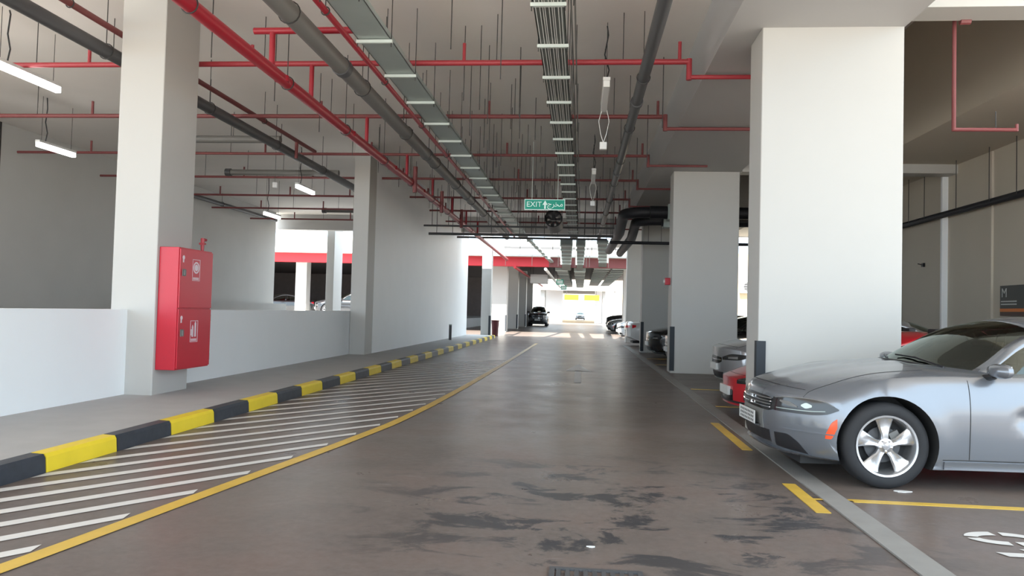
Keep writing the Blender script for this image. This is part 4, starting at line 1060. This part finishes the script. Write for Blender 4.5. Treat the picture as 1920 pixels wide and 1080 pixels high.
        if wheel == 'five':
            hub_r = .062
            for k_ in range(5):
                a = PI / 2 + 2 * PI * k_ / 5 + (0.05 if s < 0 else -.05)
                Rz = T @ Matrix.Rotation(a, 4, 'Z')
                ri, ro = hub_r * .7, rim - .014
                # spoke cross sections: widening outwards, ridge along the middle
                st_ = [(ri, .032, .088, .05), (ri + .05, .030, .094, .05), ((ri + ro) / 2, .046, .090, .04), (ro - .035, .066, .090, .04), (ro, .086, .102, .06)]
                vs_ = []
                for rr_, hw, top, th_ in st_:
                    vs_ += [(rr_, -hw, top - .012), (rr_, -hw * .72, top), (rr_, 0, top - .008), (rr_, hw * .72, top), (rr_, hw, top - .012), (rr_, hw * .9, top - th_), (rr_, -hw * .9, top - th_)]
                fs = []
                for i in range(len(st_) - 1):
                    for j in range(7):
                        k2 = (j + 1) % 7; fs.append((i * 7 + j, i * 7 + k2, (i + 1) * 7 + k2, (i + 1) * 7 + j))
                rm.add([Rz @ Vector(v) for v in vs_], fs + [tuple(range(7)), tuple((len(st_) - 1) * 7 + j for j in range(7))])
            rm.lathe([(.001, .10), (.03, .10), (.036, .094), (.062, .088), (.068, .06), (.001, .05)], 24, T)
        else:
            for k_ in range(10):
                a = 2 * PI * k_ / 10; Rz = T @ Matrix.Rotation(a, 4, 'Z')
                rm.prism([(.05, -.014), (rim - .015, -.022), (rim - .015, .022), (.05, .014)], .05, .09, Rz)
            rm.lathe([(.001, .10), (.06, .095), (.065, .05), (.001, .05)], 20, T)
        rm.build('rim', M['alloy'], w)
        hb = MB()
        if wheel == 'five':
            for k_ in range(5):
                a = PI / 2 + 2 * PI * (k_ + .5) / 5
                hb.lathe([(.011, .06), (.011, .094), (.001, .096)], 8, T @ Matrix.Translation((.047 * math.cos(a), .047 * math.sin(a), 0)))
            hb.lathe([(.027, .099), (.024, .106), (.001, .107)], 16, T)
            hb.build('wheel_nut', M['chrome'], w)
        MB().lathe([(.15, .0), (.15, .02), (.05, .022), (.05, .04), (.001, .04)], 32, T).build('brake_disc', M['pipe_dark'], w)
        MB().lathe([(rim - .03, -.05), (rim - .03, -.04), (.001, -.04)], 32, T).build('wheel_back', M['interior'], w)
        cal_ = MB(); cal_.prism([(.08, -.06), (.16, -.06), (.16, .06), (.08, .06)], .0, .045, T @ Matrix.Rotation(.5, 4, 'Z')); cal_.build('brake_caliper', M['pipe_grey'], w, smooth=False)
        return w
    for ax in (0, S['wb']):
        for s in (-1, 1): wheel_at(ax, s)
    car.scale = (scale, scale, scale)
    return car

def shorten(S, k):
    for key in ('zbot', 'ztop', 'zsh', 'ymax', 'ysh'): S[key] = [(x * k if x < 0 else x, v) for x, v in S[key]]
    S['L0'] *= k
shorten(CHARGER, .875)
def charger_scallop(x, z):
    # long recess pressed into both doors, sharp at its rounded front edge
    if not (1.0 < x < 2.75): return 0
    u = (x - 1.02); zc = .60; hh = .165 * min(1, (u / .42)) ** .5 if u > 0 else 0
    if hh <= 0: return 0
    zz = (z - (zc + .02)) / (hh + 1e-4)
    d = max(0, 1 - abs(zz) ** 3.0)
    return .030 * d * sstep(0, .07, u) * (1 - .6 * sstep(1.2, 1.7, u))
CHARGER['scallop'] = charger_scallop
def charger_hood(x, y):
    return .010 * (1 - sstep(.26, .34, y)) * sstep(-.85, -.6, x) - .010 * (1 - sstep(.06, .16, y)) * sstep(-.75, -.5, x)
CHARGER['hoodline'] = charger_hood

import copy
SEDAN = copy.deepcopy({k: v for k, v in CHARGER.items() if k not in ('scallop', 'hoodline')}); SEDAN['hl'] = .60
SEDAN['ztop'] = [(-.98, .49), (-.97, .60), (-.955, .69), (-.93, .76), (-.86, .82), (-.7, .89), (-.4, .965), (0, 1.015), (.4, 1.045), (.75, 1.045), (2.8, 1.07), (3.3, 1.09), (3.85, 1.08), (3.97, 1.02), (4.02, .80)]
SEDAN['zsh'] = [(-.98, .486), (-.97, .58), (-.955, .66), (-.93, .72), (-.86, .77), (-.7, .82), (-.4, .88), (0, .925), (.45, .945), (1.0, .95), (2.2, .96), (2.9, .99), (3.5, 1.02), (3.9, .98), (4.02, .78)]
COUPE = copy.deepcopy(SEDAN); COUPE['hl'] = .48; COUPE['nose'] = .56
COUPE['ztop'] = [(-.98, .36), (-.97, .42), (-.955, .465), (-.93, .50), (-.86, .55), (-.7, .62), (-.4, .73), (0, .84), (.4, .92), (.75, .94), (2.8, .95), (3.3, 1.0), (3.85, 1.0), (3.97, .96), (4.02, .80)]
COUPE['zsh'] = [(-.98, .356), (-.97, .41), (-.955, .45), (-.93, .48), (-.86, .52), (-.7, .58), (-.4, .70), (0, .80), (.45, .84), (1.0, .86), (2.2, .88), (2.9, .92), (3.5, .95), (3.9, .92), (4.02, .78)]
COUPE['zbot'] = [(-.98, .34), (-.965, .27), (-.94, .21), (-.88, .18), (-.6, .17), (0, .17), (.45, .16), (2.6, .16), (3.2, .22), (3.8, .30), (4.02, .42)]
COUPE['wr'] = .325; COUPE['arch'] = .36
COUPE['cab'] = dict(s0=.42, s1=1.25, s2=2.2, s3=3.25, ze0=.91, ze3=1.0, roof=1.26, wf=.34, yb=.79, yr=.56, win0=.80, win1=2.6, pillar=2.05)
COUPE['door'] = (.66, 2.05); COUPE['door2'] = 2.6

CS = 1.035
RZ = math.radians(3.0)
c1 = make_car(CHARGER, M['silver'], 'car', 'silver sedan with five-spoke wheels and black grille parked beside the wide near column', (2.60, 7.62, 0), RZ, CS, dress='charger')
c2 = make_car(COUPE, M['red_car'], 'car', 'red coupe with black grille behind the wide near column', (3.07, 11.35, 0), math.radians(1.0), CS, dress='coupe', wheel='ten')
c3 = make_car(SEDAN, M['grey_car'], 'car', 'metallic grey sedan with dark bonnet parked past the red coupe', (3.55, 15.0, 0), math.radians(1.0), CS, dress='sedan', wheel='ten')
def recolour(root, old, new):
    for ch in root.children_recursive:
        if ch.type == 'MESH' and any(m and m.name.startswith(old.name) for m in ch.data.materials):
            ch.data = ch.data.copy()
            for i, m in enumerate(ch.data.materials):
                if m and m.name.startswith(old.name): ch.data.materials[i] = new
def park(src, old, new, x, y, rz, label, group, z=0.0, sc=(CS, CS, CS)):
    bpy.context.view_layer.update()
    c = copy_tree(src); c.location = (x, y, z); c.rotation_euler = (0, 0, rz); c.scale = sc
    c['label'] = label; c['group'] = group
    bpy.context.view_layer.update(); recolour(c, old, new); return c
G = 'cars parked along the bays farther in'
park(c3, M['grey_car'], M['black_car'], 3.35, 21.6, 0.02, 'black car with its roof showing beyond the second wide column', G)
park(c3, M['grey_car'], M['black_car'], 3.15, 25.5, 0.02, 'dark car nosing out between the second and third wide columns', G)
park(c3, M['grey_car'], M['white_car'], 3.45, 31.4, 0.0, 'white car hidden mostly behind the third wide column', G)
park(c1, M['silver'], M['white_car'], 6.2, 34.2, PI + 0.02, 'silver-white car with red tail lights just past the third wide column', G)
park(c3, M['grey_car'], M['white_car'], 3.0, 43.2, 0.0, 'pale car standing in the sunlit gap', G)
park(c1, M['silver'], M['grey_car'], 2.9, 55.5, 0.0, 'grey car parked under the second block', G)
park(c3, M['grey_car'], M['black_car'], 3.1, 64.0, 0.1, 'tall black car parked deeper under the second block', G, sc=(CS, CS, 1.3))
G = 'cars seen over the half wall'
park(c3, M['grey_car'], M['black_car'], -23.0, 51.6, 0.2, 'dark car seen over the half wall at the edge of the far lit wall', G, .75)
park(c1, M['silver'], M['white_car'], -18.8, 55.0, 0.3, 'pale car seen over the half wall between two columns', G, .75)
park(c3, M['grey_car'], M['black_car'], -17.0, 49.0, 0.2, 'black car seen over the half wall in front of the tall grey column', G, .75, (CS, CS, 1.15))
c = park(c3, M['grey_car'], M['black_car'], -4.2, 74.0, PI / 2, 'black van parked among the left columns of the second block', 'cars at the far end', 0, (CS, CS, 1.35))
c = park(c3, M['grey_car'], M['grey_car'], 0.0, 150, PI / 2, 'distant car driving in the bright exit lane', 'cars at the far end')
